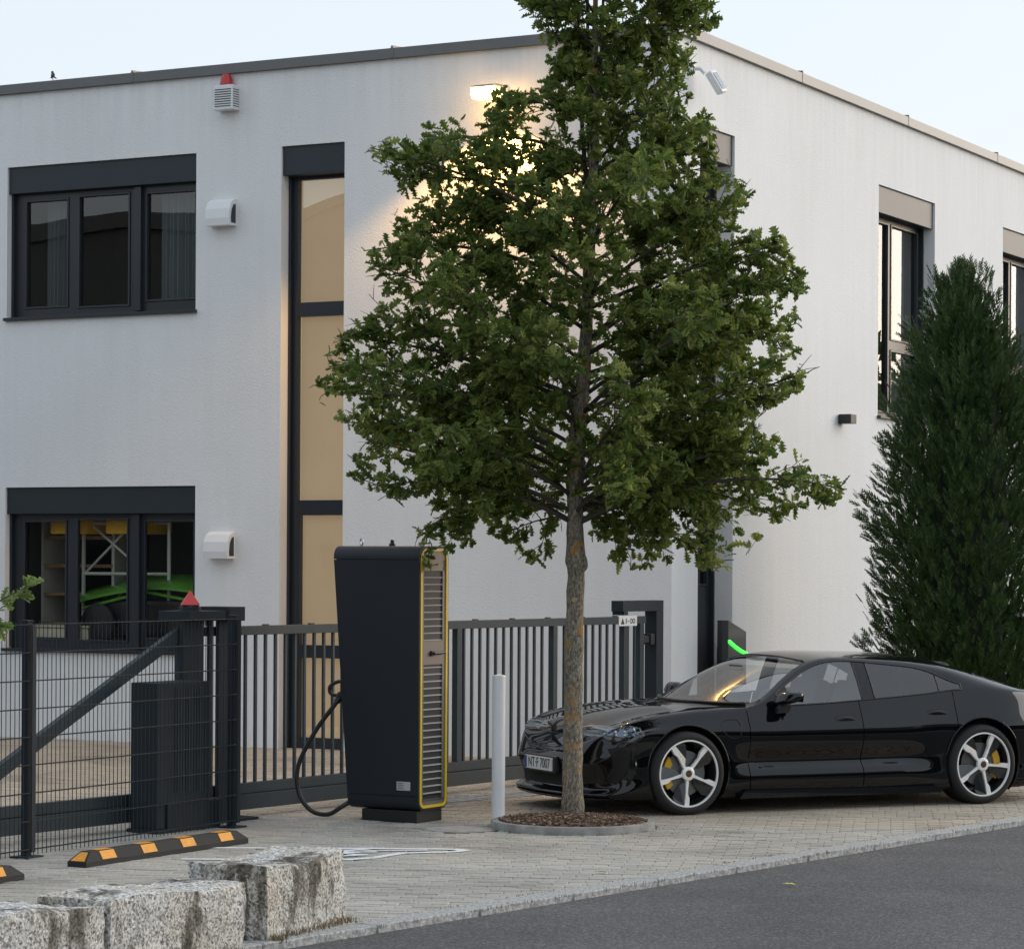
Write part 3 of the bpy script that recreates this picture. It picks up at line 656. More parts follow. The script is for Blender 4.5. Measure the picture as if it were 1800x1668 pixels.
# wallbox with green light strip
wb = thing('wall_box', 'black charging box with glowing green light strip beside the corner window', 'charging box', bw(1.22, -.02, 0.0), BA)
c = MB(); c.prism([(-.24, .80), (.24, .80), (.24, 1.37), (-.24, 1.50)], -.20, -.07, lambda u, v, d: (u, d, v)); c.build('housing', simple('gloss_black', (.012, .013, .014), .12, coat=.6), wb)
c = MB(); c.prism([(-.07, 0), (.07, 0), (.07, 1.2), (-.07, 1.2)], -.068, .01, lambda u, v, d: (u, d, v)); c.build('post', M['black_pl'], wb)
gl = simple('green_led', (.05, .8, .15), .4, emit=(.04, 1.0, .05), es=.5)
c = MB(); n = 11
for k in range(n):
    u = -.25 + .50 * (k + .5) / n; z = 1.28 - .15 * (k + .5) / n - .015 * math.sin(k / n * 3.1)
    c.box(u - .02, u + .02, -.218, -.198, z - .018, z + .018, .006)
c.build('light_strip', gl, wb)
bm_ = simple('bird_feathers', (.08, .08, .085), .8)
t = thing('perched_bird', 'small dark bird perched on the roof edge against the sky', 'bird', bw(.02, 8.10, 7.785), BA); t.scale = (.62, .62, .62)
c = MB(); bm = bmesh.new(); bmesh.ops.create_uvsphere(bm, u_segments=12, v_segments=8, radius=1)
for v in bm.verts: v.co = (v.co.x * .03, v.co.y * (.042 + .01 * v.co.z) + (.05 * max(0, -v.co.z) ** 2), v.co.z * .055 + .085)
c.add_bm(bm); bm = bmesh.new(); bmesh.ops.create_uvsphere(bm, u_segments=10, v_segments=8, radius=.026); c.add_bm(bm, Matrix.Translation((0, .012, .148)))
c.prism([(.035, .152), (.058, .146), (.035, .143)], -.004, .004, lambda u, v, d: (d, u, v)); c.tube([(0, -.02, .06), (0, -.085, .02)], [.018, .008], 6)
c.build('body', bm_, t, True, 60)
for sx in (-.01, .01):
    c = MB(); c.tube([(sx, 0, 0), (sx, .004, .04)], .004, 5); c.build('leg', bm_, t)
# ------------------------------------------------------------------ sliding gate (local x along the gate away from the camera, local y away from the street)
GA = math.atan2(.834, .552); GO = (-2.231, 22.936)
def gw(x, y, z=0.0):
    c, s_ = math.cos(GA), math.sin(GA); return (GO[0] + c * x - s_ * y, GO[1] + s_ * x + c * y, z)
gt = thing('sliding_gate', 'closed anthracite sliding gate of upright bars with a long bracing tail', 'gate', (*GO, 0), GA)
def part(name, mat, parent, *boxes, bev=0.004, label=None):
    m = MB()
    for b in boxes: m.box(*b, bev)
    o = m.build(name, mat, parent)
    if label: o['label'] = label
    return o
XE = 6.47
part('top_rail', M['gate'], gt, (-0.80, XE, -.03, .03, 1.497, 1.572))
part('bottom_rail', M['gate'], gt, (-3.6, XE - .05, -.028, .028, .195, .280))
part('track_beam', M['gate'], gt, (-3.6, XE - .05, -.055, .055, .065, .190))
part('end_stile', M['gate'], gt, (XE - .11, XE - .03, -.027, .027, .281, 1.496))
part('end_stile', M['gate'], gt, (-.80, -.72, -.027, .027, .281, 1.496))
for x in (1.50, 3.10, 4.73, 6.04):
    part('stile', M['gate'], gt, (x, x + .075, -.03, .03, .281, 1.496))
one = MB(); one.box(-.0125, .0125, -.011, .011, .281, 1.496); first = None
k = 0; x = 0.065
while x < XE - .15:
    if not any(s0 - .03 < x < s0 + .105 for s0 in (1.50, 3.10, 4.73, 6.04)):
        o = one.build('slat', M['gate'], gt) if first is None else link(first.copy(), gt)
        first = first or o; o.location = (x, random.uniform(-.0015, .0015), 0)
    x += .1325
for x in (-.66, -.075):
    o = link(first.copy(), gt); o.location = (x, 0, 0)
dg_ = MB(); dg_.box(-.049, .049, -.027, .027, 0, 2.93)
ang = math.atan2(-(3.35 - .76), 1.52 - .24)
dg_.xf(Matrix.Translation((-.78, 0, 1.525)) @ Matrix.Rotation(math.atan2(-2.62, -1.27), 4, 'Y'))
dg_.build('diagonal_brace', M['gate'], gt)
part('tail_stile', M['gate'], gt, (-3.6, -3.52, -.025, .025, .282, .40))
sp = part('sign_plate', M['white_pl'], gt, (5.93, 6.28, -.037, -.0315, 1.478, 1.580), bev=0)
s_ = MB(); s_.prism([(5.965, 1.495), (6.035, 1.495), (6.0, 1.56)], -.0385, -.0375, lambda u, v, d: (u, d, v)); s_.build('warning_mark', M['black_pl'], sp)
s_ = MB()
s_.box(6.06, 6.075, -.0385, -.0375, 1.50, 1.555); s_.box(6.09, 6.12, -.0385, -.0375, 1.522, 1.530)
for ring in ((6.165, 1.527), (6.215, 1.527)):
    for q in range(12):
        a0, a1 = q * math.pi / 6, (q + 1) * math.pi / 6
        s_.quad(*[(ring[0] + r2 * .026 * math.cos(a), -.0385, ring[1] + r2 * .026 * math.sin(a)) for a, r2 in ((a0, 1), (a1, 1), (a1, .6), (a0, .6))])
s_.build('pictogram', M['gate_dark'], sp)
# hedgehog clips on the top rail
for x in np.arange(.3, 6.2, .62):
    part('rail_cap', M['gate_dark'], gt, (x, x + .06, -.015, .015, 1.573, 1.583), bev=0)
# receiving post
rp = thing('receiving_post', 'dark portal post that receives the closed gate beside the building corner', 'gate post', gw(6.02, 0.02), GA)
part('post', M['gate_dark'], rp, (.66, .80, -.05, .09, 0, 1.62)); part('head', M['gate_dark'], rp, (0.0, .80, -.05, .09, 1.621, 1.73))
part('stop_block', M['gate_dark'], rp, (0.02, .10, -.05, .09, 1.50 + .085, 1.62)); part('catch', M['black_pl'], rp, (.40, .66, -.035, .035, 1.30, 1.37), (.55, .62, -.05, .05, 1.28, 1.39))
part('rear_post', M['gate'], rp, (.82, .90, .02, .10, 0, 1.70), label='galvanised lighter post behind the dark one')
# guide portal: two posts, head beam
gp_ = thing('guide_portal', 'dark double post portal guiding the gate behind the mesh fence', 'gate post', gw(-.82, 0), GA)
for a0, a1 in ((0.0, .26), (.445, .68)):
    part('post', M['gate_dark'], gp_, (a0, a1, -.078, -.045, 0, 1.63))
part('head_beam', M['gate_dark'], gp_, (-.02, .66, -.16, .16, 1.632, 1.705)); part('end_cap', M['gate_dark'], gp_, (.46, .67, -.17, .17, 1.62, 1.735))
part('roller', M['white_pl'], gp_, (.29, .41, -.04, .04, 1.578, 1.628))
part('slim_post', M['gate_dark'], gp_, (.332, .375, -.075, -.048, 0, 1.63))
part('foot_plate', M['gate_dark'], gp_, (-.1, .8, -.22, .22, 0, .02))
part('roller_carriage', M['steel'], gp_, (.08, .50, -.045, .045, .021, .063))
wl_ = thing('warning_lamp', 'red pyramid warning lamp on top of the gate guide portal', 'lamp', gw(-.70, -.05, 1.706), GA)
c = MB(); c.lathe([(.088, 0), (.088, .03), (.07, .045)], 8, 'z', (0, 0, 0), 0, True); c.build('base', M['gate_dark'], wl_)
c = MB(); c.lathe([(.10, .046), (.10, .052), (.0, .165)], 4, 'z', (0, 0, 0), 0); c.build('lens', M['red_pl2'], wl_)
cab = thing('gate_motor_cabinet', 'tall dark gate motor cabinet behind the mesh fence', 'cabinet', gw(-1.47, -.10), GA)
part('housing', M['gate_dark'], cab, (0, .62, -.28, -.005, .03, 1.16), bev=.01); part('base', M['gate_dark'], cab, (-.04, .72, -.32, .0, 0, .03))
rib = MB(); rib.box(0, .012, -.286, -.279, .30, 1.12); ro = rib.build('rib', M['gate'], cab)
for k in range(12):
    o = ro if k == 0 else link(ro.copy(), cab); o.location = (.20 + k * .033, 0, 0)
part('lower_housing', M['gate_dark'], cab, (.10, .80, -.30, -.165, .031, .22))

# ------------------------------------------------------------------ double rod mesh fence
FA = math.atan2(.884, .467); FO = (-2.184, 22.049)
fe = thing('mesh_fence', 'anthracite double rod mesh fence with square posts in front of the gate tail', 'fence', (*FO, 0), FA)
for x in (0.0, -2.62, -5.24):
    ps = part('post', M['wire'], fe, (x - .03, x + .03, .0, .05, 0, 1.665))
    part('post_cap', M['gate_dark'], ps, (x - .034, x + .034, -.004, .054, 1.667, 1.68))
    for z in (.35, .95, 1.42, 1.60):
        sc1 = MB(); sc1.lathe([(.011, 0), (.011, .006), (.0, .009)], 8, 'y', (x + .012, 0, z)); sc1.v = [(a, -.05 - (b - 0) + .03, c_) for a, b, c_ in sc1.v]; sc1.build('screw', M['white_pl'], ps)
    part('clamp_bar', M['wire'], ps, (x - .022, x + .022, -.040, -.032, .04, 1.64), bev=0)
    part('foot_plate', M['gate_dark'], ps, (x - .09, x + .09, -.06, .10, 0, .012), bev=0)
for seg in (0, 1):
    x0, x1 = -2.62 * (seg + 1) + .01, -2.62 * seg - .01
    for z in np.arange(.06, 1.70, .1985):
        r1 = MB(); r1.tube([(x0, -.014, z), (x1, -.014, z)], .0042, 6); o = r1.build('rod', M['wire'], fe)
        r1 = MB(); r1.tube([(x0, -.028, z), (x1, -.028, z)], .0042, 6); r1.build('rod', M['wire'], fe)
    vw = MB()
    for x in np.arange(x0 + .015, x1, .05): vw.tube([(x, -.021, .02), (x, -.021, 1.672)], .0032, 5, caps=False)
    tag(vw.build('upright_wires', M['wire'], fe), None, None, None, 'stuff')

# ------------------------------------------------------------------ rapid charger (blank face at local x = 0, louvred face at local y = 0)
CA = R(60)
ch = thing('charging_station', 'tall black rapid charger with yellow edged louvred side and hanging cable', 'charger', (-.745, 22.45, 0), CA)
MATB = simple('charger_black', (0.014, 0.018, 0.024), 0.55, spec=0.35, bump=0.12, bscale=350)
MATL = simple('louvre_bronze', (0.15, 0.135, 0.122), 0.5, metal=0.3, spec=0.4)
MATS = simple('louvre_slat_grey', (0.23, 0.218, 0.205), 0.45, metal=0.2, spec=0.5)
MATY = simple('signal_yellow', (0.72, 0.50, 0.015), 0.4)
CDX = .448; ZB, ZT2 = .10, 2.235
def ly(z): return .675 + (.835 - .675) * ((z - ZB) / (ZT2 - ZB))      # the far (operating) face leans out with height
part('plinth', M['black_pl'], ch, (.03, CDX - .035, .03, .56, 0, ZB - .004), bev=.006)
def shell(name, z0, z1, rb, rt, inset=0.0):
    """slice of the body: outline in local (y,z) with rounded ends, extruded along x"""
    pts = []
    def arc(cy, cz, r, a0, a1, n=6):
        for k in range(n + 1):
            a = a0 + (a1 - a0) * k / n; pts.append((cy + r * math.cos(a), cz + r * math.sin(a)))
    return pts
def rr_xz(x0, x1, z0, z1, rb, rt, n=7):
    P = []
    for cx, cz, r, a0 in ((x1 - rb, z0 + rb, rb, -90), (x1 - rt, z1 - rt, rt, 0), (x0 + rt, z1 - rt, rt, 90), (x0 + rb, z0 + rb, rb, 180)):
        for k in range(n + 1):
            a = R(a0 + 90 * k / n); P.append((cx + r * math.cos(a), cz + r * math.sin(a)))
    return P
def body_slice(name, za, zb, mat):
    """part of the rounded body between heights za..zb: outline in (x,z), swept in y from the louvred face to the leaning face"""
    P = rr_xz(0, CDX, ZB, ZT2, .075, .10, 9)
    Q = []
    for i in range(len(P)):                                  # clip outline to za..zb
        a, b = P[i], P[(i + 1) % len(P)]
        if za <= a[1] <= zb: Q.append(a)
        for zc in (za, zb):
            if (a[1] - zc) * (b[1] - zc) < 0:
                f_ = (zc - a[1]) / (b[1] - a[1]); Q.append((a[0] + f_ * (b[0] - a[0]), zc))
    cx = sum(q[0] for q in Q) / len(Q); cz = (za + zb) / 2
    Q.sort(key=lambda q: math.atan2((q[1] - cz) / (zb - za), (q[0] - cx) / CDX))
    m = MB(); A = [(x, 0.012, z) for x, z in Q]; B = [(x, ly(z), z) for x, z in Q]
    m.poly(A); m.poly(B[::-1])
    for i in range(len(Q)):
        j = (i + 1) % len(Q); m.quad(A[i], B[i], B[j], A[j])
    return m.build(name, mat, ch, False, 35)
body_slice('body', ZB + .118, ZT2 - .112, MATB)
body_slice('cap', ZT2 - .107, ZT2, MATB)
body_slice('base_panel', ZB, ZB + .113, MATB)
core = MB(); core.box(.012, CDX - .012, .05, .655, ZB + .05, ZT2 - .085); core.box(.012, CDX - .012, .3, .81, ZT2 - .13, ZT2 - .085); core.build('core', M['black_pl'], ch)
# louvred face: frame ring, yellow trim, slats
outer = rr_xz(.0, CDX, ZB, ZT2, .075, .10, 9); tri = rr_xz(.018, CDX - .018, ZB + .018, ZT2 - .018, .06, .085, 9); inn = rr_xz(.040, CDX - .040, ZB + .040, ZT2 - .040, .045, .065, 9)
def ringm(A, B, d0, d1, mat, name, parent):
    m = MB(); n = len(A)
    for i in range(n):
        j = (i + 1) % n
        m.quad((A[i][0], d0, A[i][1]), (A[j][0], d0, A[j][1]), (B[j][0], d0, B[j][1]), (B[i][0], d0, B[i][1]))
        m.quad((A[i][0], d0, A[i][1]), (A[i][0], d1, A[i][1]), (A[j][0], d1, A[j][1]), (A[j][0], d0, A[j][1]))
        m.quad((B[i][0], d0, B[i][1]), (B[j][0], d0, B[j][1]), (B[j][0], d1, B[j][1]), (B[i][0], d1, B[i][1]))
    return m.build(name, mat, parent, False, 35)
ringm(outer, tri, 0.0, .012, MATB, 'edge', ch); ringm(tri, inn, -.007, .012, MATY, 'yellow_trim', ch)
lf = MB()
def rect(m, x0, x1, z0, z1, d): m.quad((x0, d, z0), (x1, d, z0), (x1, d, z1), (x0, d, z1))
ox0, ox1 = .075, CDX - .085
openings = [(ZT2 - .77, ZT2 - .20), (ZB + .07, ZT2 - .96)]
# plate with two openings
n = len(inn)
zs_ = sorted([ZB + .040, ZT2 - .040] + [z for o_ in openings for z in o_])
lf.poly([(x, .004, z) for x, z in inn if z > openings[0][1]] ) if False else None
top = [(x, z) for x, z in inn if z >= openings[0][1]]; bot = [(x, z) for x, z in inn if z <= openings[1][0] + .02]
lf.box(.040, ox0, .002, .012, openings[1][0], ZT2 - .11); lf.box(ox1, CDX - .040, .002, .012, openings[1][0], ZT2 - .11)
lf.box(ox0, ox1, .002, .012, openings[1][1], openings[0][0])
tp = [(x, z) for x, z in inn if z > ZT2 - .12]; cx_, cz_ = CDX / 2, ZT2 - .11
tp.sort(key=lambda q: math.atan2(q[1] - cz_, q[0] - cx_)); lf.prism([(CDX - .040, openings[0][1])] + [(CDX - .04, ZT2 - .111)] + tp + [(.040, ZT2 - .111), (.040, openings[0][1])], .002, .012, lambda u, v, d: (u, d, v))
bp_ = [(x, z) for x, z in inn if z < ZB + .09]; bp_.sort(key=lambda q: -q[0] if q[1] > ZB + .06 else -q[0])
bp_ = sorted([q for q in inn if q[1] < ZB + .088], key=lambda q: math.atan2(q[1] - (ZB + .12), q[0] - CDX / 2))
lf.prism([(.040, openings[1][0])] + bp_ + [(CDX - .040, openings[1][0])], .002, .012, lambda u, v, d: (u, d, v))
lfo = lf.build('louvre_panel', MATL, ch)
lv = MB(); lv.quad((ox0, .004, -.012), (ox1, .004, -.012), (ox1, .05, .030), (ox0, .05, .030)); lv.quad((ox0, .002, -.016), (ox1, .002, -.016), (ox1, .004, -.012), (ox0, .004, -.012)); lv.quad((ox0, .002, -.016), (ox1, .002, -.016), (ox1, .048, .026), (ox0, .048, .026))
lo1 = None
for z0, z1 in openings:
    z = z0 + .02
    while z < z1 - .01:
        o = lv.build('louvre', MATS, lfo) if lo1 is None else link(lo1.copy(), lfo); lo1 = lo1 or o
        o.location = (0, 0, z); z += .0565
hd = MB(); hd.lathe([(.022, 0), (.022, -.02), (0, -.02)], 12, 'y', (.19, .002, ZT2 - .87)); hd.tube([(.19, -.024, ZT2 - .87), (.36, -.028, ZT2 - .865)], .012, 8); hd.build('handle', M['black_pl'], ch, True, 40)
# rating plate on the blank face
pl = MB(); pl.box(-.003, -.0005, .075, .205, .262, .332); plo = pl.build('rating_plate', simple('plate_silver', (.42, .43, .45), .4), ch)
pt = MB()
for k in range(4): pt.box(-.0042, -.0034, .135 + .01 * (k % 2), .195, .275 + k * .014, .279 + k * .014)
pt.build('fine_print', M['gate_dark'], plo)
for y in (.10, .70):
    e = MB(); e.tube([(.22 + .028 * math.cos(a), y, ZT2 + .035 + .028 * math.sin(a)) for a in np.linspace(0, 2 * math.pi, 17)[:-1]], .006, 6, closed=True); e.xf(Matrix.Translation((.22, y, 0)) @ Matrix.Rotation(R(55), 4, 'Z') @ Matrix.Translation((-.22, -y, 0)))
    e.lathe([(.014, ZT2 - .002), (.014, ZT2 + .008), (.007, ZT2 + .01)], 8, 'z', (.22, y, 0)); e.build('lifting_eye', M['steel'], ch, True, 50)
e = MB(); e.lathe([(.028, ZT2 - .002), (.026, ZT2 + .02), (.016, ZT2 + .025), (.016, ZT2 + .05), (0, ZT2 + .055)], 12, 'z', (.22, .40, 0)); e.build('antenna', M['black_pl'], ch, True, 40)
# cables on the operating side
def smooth_path(P, n=10):
    P = [Vector(p) for p in P]; out = []
    for i in range(len(P) - 1):
        p0, p1, p2, p3 = P[max(i - 1, 0)], P[i], P[i + 1], P[min(i + 2, len(P) - 1)]
        for k in range(n):
            t = k / n
            out.append(0.5 * ((2 * p1) + (p2 - p0) * t + (2 * p0 - 5 * p1 + 4 * p2 - p3) * t * t + (3 * p1 - p0 - 3 * p2 + p3) * t ** 3))
    return out + [P[-1]]
cab_ = MB(); cab_.tube(smooth_path([(.10, .79, 1.03), (.06, .86, .92), (.02, 1.02, .70), (-.02, 1.155, .42), (-.03, 1.14, .20), (-.03, 1.02, .06), (-.02, .86, .035), (0, .74, .10), (.08, .66, .17)]), .019, 10); cab_.build('charging_cable', M['black_pl'], ch, True)
cab_ = MB(); cab_.tube(smooth_path([(.30, .76, .92), (.27, .81, .82), (.25, .82, .60), (.22, .79, .38), (.18, .76, .22), (.15, .69, .12), (.16, .64, .14)]), .019, 10); cab_.build('charging_cable', M['black_pl'], ch, True)
cn = MB(); cn.tube([(.12, .74, 1.045), (.10, .82, 1.00), (.085, .85, .95)], [.035, .04, .026], 10); cn.tube(smooth_path([(.10, .83, 1.00), (.09, .91, 1.02), (.09, .915, 1.08), (.11, .84, 1.12), (.12, .78, 1.10)]), .016, 8); cn.build('connector', M['black_pl'], ch, True, 50)
hol = MB(); hol.box(.06, .18, .70, .80, .99, 1.13, .01); hol.build('holster', simple('dark_green_plastic', (.012, .03, .022), .4), ch)

# ------------------------------------------------------------------ bollard
bo = thing('bollard', 'slim white bollard standing between charger and oak', 'bollard', (-.102, 22.87, 0))
c = MB(); c.lathe([(.0545, 0), (.0545, 1.165)], 32); c.build('post', M['bollard'], bo, True, 40)
c = MB(); c.lathe([(.0545, 1.166), (.0545, 1.176), (.048, 1.183), (.0, 1.190)], 32); c.build('cap', M['bollard'], bo, True, 60)
# ------------------------------------------------------------------ rubber wheel stops
def wheel_stop(p, q, label):
    d = np.array(q) - np.array(p); L_ = np.linalg.norm(d)
    t = thing('wheel_stop', label, 'wheel stop', (p[0], p[1], 0), math.atan2(d[1], d[0]), 'rubber wheel stops along the fence')
    ends, hw, tw, hh = .10, .08, .042, .10
    m = MB(); bx = [(0, -hw), (L_, -hw), (L_, hw), (0, hw)]
    lo = [(x, y, 0) for x, y in bx]; mid = [(x, y, .035) for x, y in bx]; top_ = [(ends, -tw, hh), (L_ - ends, -tw, hh), (L_ - ends, tw, hh), (ends, tw, hh)]
    m.poly(lo[::-1]); m.poly(top_)
    for i in range(4):
        j = (i + 1) % 4; m.quad(lo[i], lo[j], mid[j], mid[i]); m.quad(mid[i], mid[j], top_[j], top_[i])
    m.build('body', M['rubber'], t)
    sl = np.array([0, hw - tw, .065]); sl = sl / np.linalg.norm(sl); nrm = np.array([0, -.065, hw - tw]); nrm /= np.linalg.norm(nrm)
    for k in range(4):
        x0 = .19 + k * (L_ - .38 - .165) / 3
        pm = MB(); P = []
        for x, f_ in ((x0, .08), (x0 + .165, .08), (x0 + .165, .94), (x0, .94)):
            z = .035 + .065 * f_; y = -hw + (hw - tw) * f_; P.append((x, y + nrm[1] * .003, z + nrm[2] * .003))
        pm.poly(P)
        Pt = [(x0, -tw - .001, hh + .0035), (x0 + .165, -tw - .001, hh + .0035), (x0 + .165, tw - .01, hh + .0035), (x0, tw - .01, hh + .0035)]
        pm.poly(Pt); pm.build('reflector', M['orange'], t)
    pm = MB(); pm.poly([(.006, -hw + .02, .0415), (.006, hw - .02, .0415), (ends * .86, tw - .012, .0945), (ends * .86, -tw + .012, .0945)]); pm.build('end_reflector', M['orange'], t)
    return t
wheel_stop((-2.975, 19.13), (-2.03, 20.88), 'black rubber wheel stop with four orange patches at the fence foot')
wheel_stop((-4.22, 16.60), (-3.275, 18.42), 'black rubber wheel stop cut off by the left picture edge')
# ------------------------------------------------------------------ granite blocks
def granite(p, q, w, h, label, seed):
    d = np.array(q) - np.array(p); L_ = np.linalg.norm(d)
    bm = bmesh.new(); bmesh.ops.create_cube(bm, size=1)
    bmesh.ops.subdivide_edges(bm, edges=bm.edges[:], cuts=23, use_grid_fill=True)
    for v in bm.verts:
        c = v.co.copy(); P = Vector((c.x * L_, c.y * w, c.z * h))
        so = Vector((seed * 17.3, seed * 5.1, 0))
        # round the edges a little
        e = [abs(c.x) * 2, abs(c.y) * 2, abs(c.z) * 2]; near = sorted(e)[1]
        n1 = noise.fractal(P * 3.2 + so, 1.0, 2.0, 4); n2 = noise.fractal(P * 13 + so, 0.9, 2.1, 4)
        chip = max(0, noise.noise(P * 6 + so) + .15) * max(0, near - .82) * .32
        dirv = Vector((c.x if abs(c.x) > .49 else 0, c.y if abs(c.y) > .49 else 0, c.z if abs(c.z) > .49 else 0)).normalized()
        P += dirv * (n1 * .016 + n2 * .009 - chip * .55)
        P.z += (.02 * math.sin(c.x * 5 + seed) if c.z > 0 else 0)
        v.co = P
    for v in bm.verts: v.co.x += L_ / 2; v.co.y += w / 2; v.co.z += h / 2 - .02
    me = bpy.data.meshes.new('granite_block'); bm.to_mesh(me); bm.free(); me.materials.append(M['granite'])
    me.shade_smooth(); me.set_sharp_from_angle(angle=R(55))
    o = link(bpy.data.objects.new('granite_block', me)); o.location = (p[0], p[1], 0); o.rotation_euler = (0, 0, math.atan2(d[1], d[0]))
    return tag(o, label, 'stone block', 'rough granite blocks along the kerb')
FD = np.array([.467, .884])
Bp = np.array([-1.435, 15.12])
granite(Bp - FD * 1.235, Bp, .46, .40, 'rough granite block, middle of the row, dark streak on its face', 3)
granite(Bp - FD * 2.62, Bp - FD * 1.265, .48, .41, 'rough granite block cut off by the left picture edge', 8)
granite((-1.345, 15.43), (-.955, 16.38), .50, .43, 'rough granite block at the end of the row nearest the charger', 5)
# ------------------------------------------------------------------ planter ring with mulch
pr = thing('planter_ring', 'round concrete edging filled with bark mulch around the oak', 'planter', (TREE[0], TREE[1], 0))
c = MB(); RR = RING_R
c.lathe([(RR, -.02), (RR, .050), (RR - .008, .060), (RR - .055, .062), (RR - .063, .054), (RR - .063, .0)], 72); c.build('ring', M['ring'], pr, True, 40)
c = MB(); c.lathe([(RR - .06, .035), (.45, .055), (.25, .075), (.0, .085)], 40); c.build('soil', simple('planting_soil', (.045, .032, .022), .95, bump=.6, bscale=30), pr, True)
mu = MB()
for k in range(2600):
    r0 = (RR - .075) * math.sqrt(random.random()); a = random.uniform(0, 6.283); x, y = r0 * math.cos(a), r0 * math.sin(a)
    z = .038 + (.085 - .035) * (1 - r0 / RR) + random.uniform(0, .018)
    l, w_, h_ = random.uniform(.012, .034), random.uniform(.006, .014), random.uniform(.003, .007)
    Mx = Matrix.Translation((x, y, z)) @ Matrix.Rotation(random.uniform(0, 6.28), 4, 'Z') @ Matrix.Rotation(random.uniform(-.6, .6), 4, 'Y') @ Matrix.Rotation(random.uniform(-.5, .5), 4, 'X')
    s0 = len(mu.v); mu.box(-l, l, -w_, w_, -h_, h_); mu.xf(Mx, s0)
mm, N, L, b = newmat('bark_mulch'); gi = N.new('ShaderNodeNewGeometry'); r_ = ramp(N, [(0, (.035, .02, .013)), (.5, (.11, .065, .04)), (.85, (.20, .13, .085)), (1, (.34, .27, .20))]); L.new(gi.outputs['Random Per Island'], r_.inputs[0]); L.new(r_.outputs[0], b.inputs['Base Color']); b.inputs['Roughness'].default_value = .9
tag(mu.build('mulch', mm, pr), None, None, None, 'stuff')
# small litter
def leaf_litter(p, col, label, s=.045, z=.006):
    m = MB(); P = [(0, -1), (.35, -.5), (.3, 0), (.5, .3), (.2, .6), (0, 1), (-.25, .6), (-.5, .2), (-.3, -.1), (-.4, -.5)]
    a = random.uniform(0, 6); m.poly([(s * (x * math.cos(a) - y * math.sin(a)), s * (x * math.sin(a) + y * math.cos(a)), .006 + .012 * abs(x)) for x, y in P])
    o = m.build('fallen_leaf', simple('fallen_leaf_' + label[:6], col, .6)); o.location = (p[0], p[1], z); return tag(o, label, 'leaf')
leaf_litter((1.86, 18.60), (.75, .72, .05), 'bright yellow leaf lying on the asphalt', .05, -.033)

for k, (x, y, c_, lab) in enumerate([(1.25, 21.6, (.12, .06, .03), 'curled brown leaf by the right rim of the planter ring'), (.35, 20.75, (.15, .09, .04), 'small dry leaf on the bricks in front of the planter ring'), (1.9, 21.1, (.10, .06, .03), 'dry leaf on the bricks right of the planter ring, near the kerb'), (-.45, 21.2, (.13, .08, .04), 'dry leaf on the bricks in front of the manhole cover'), (-1.6, 21.5, (.12, .07, .03), 'dry leaf lying in front of the charger'), (.62, 18.9, (.10, .07, .04), 'dry leaf on the bricks close to the kerb')]):
    leaf_litter((x, y), c_, lab, random.uniform(.025, .04))
wd = MB()
def tuft(x, y, n, h, s):
    for k in range(n):
        a = random.uniform(0, 6.28); bx, by = x + random.gauss(0, s), y + random.gauss(0, s); hh = h * random.uniform(.4, 1.1); w_ = random.uniform(.0015, .003); lx, ly_ = math.cos(a) * hh * random.uniform(.2, .8), math.sin(a) * hh * random.uniform(.2, .8)
        wd.poly([(bx - w_, by, -.01), (bx + w_, by, -.01), (bx + lx * .5 + w_ * .6, by + ly_ * .5, hh * .65), (bx + lx, by + ly_, hh), (bx + lx * .5 - w_ * .6, by + ly_ * .5, hh * .65)])
for k in range(60):
    t = random.random(); p = np.array([-1.345, 15.43]) * (1 - t) + np.array([-.955, 16.38]) * t; tuft(p[0] + .025 + random.gauss(0, .02), p[1] - .02, random.choice([2, 5, 10]), .045, .022)
for k in range(150):
    t = random.uniform(0, 9); p = kp(t, random.choice([-.004, -.004, KW + .008])); tuft(p[0], p[1], random.randint(1, 4), .014, .014)
for k in range(40):
    a = random.uniform(0, 6.28); tuft(TREE[0] + (RR + .01) * math.cos(a), TREE[1] + (RR + .01) * math.sin(a), 4, .022, .014)
tag(wd.build('weeds', leaf_mat('dry_weeds', (.12, .10, .05), (.26, .20, .11), (.36, .29, .18), .2)), 'dry grass and weeds at the foot of the blocks and along the kerb', None, None, 'stuff')
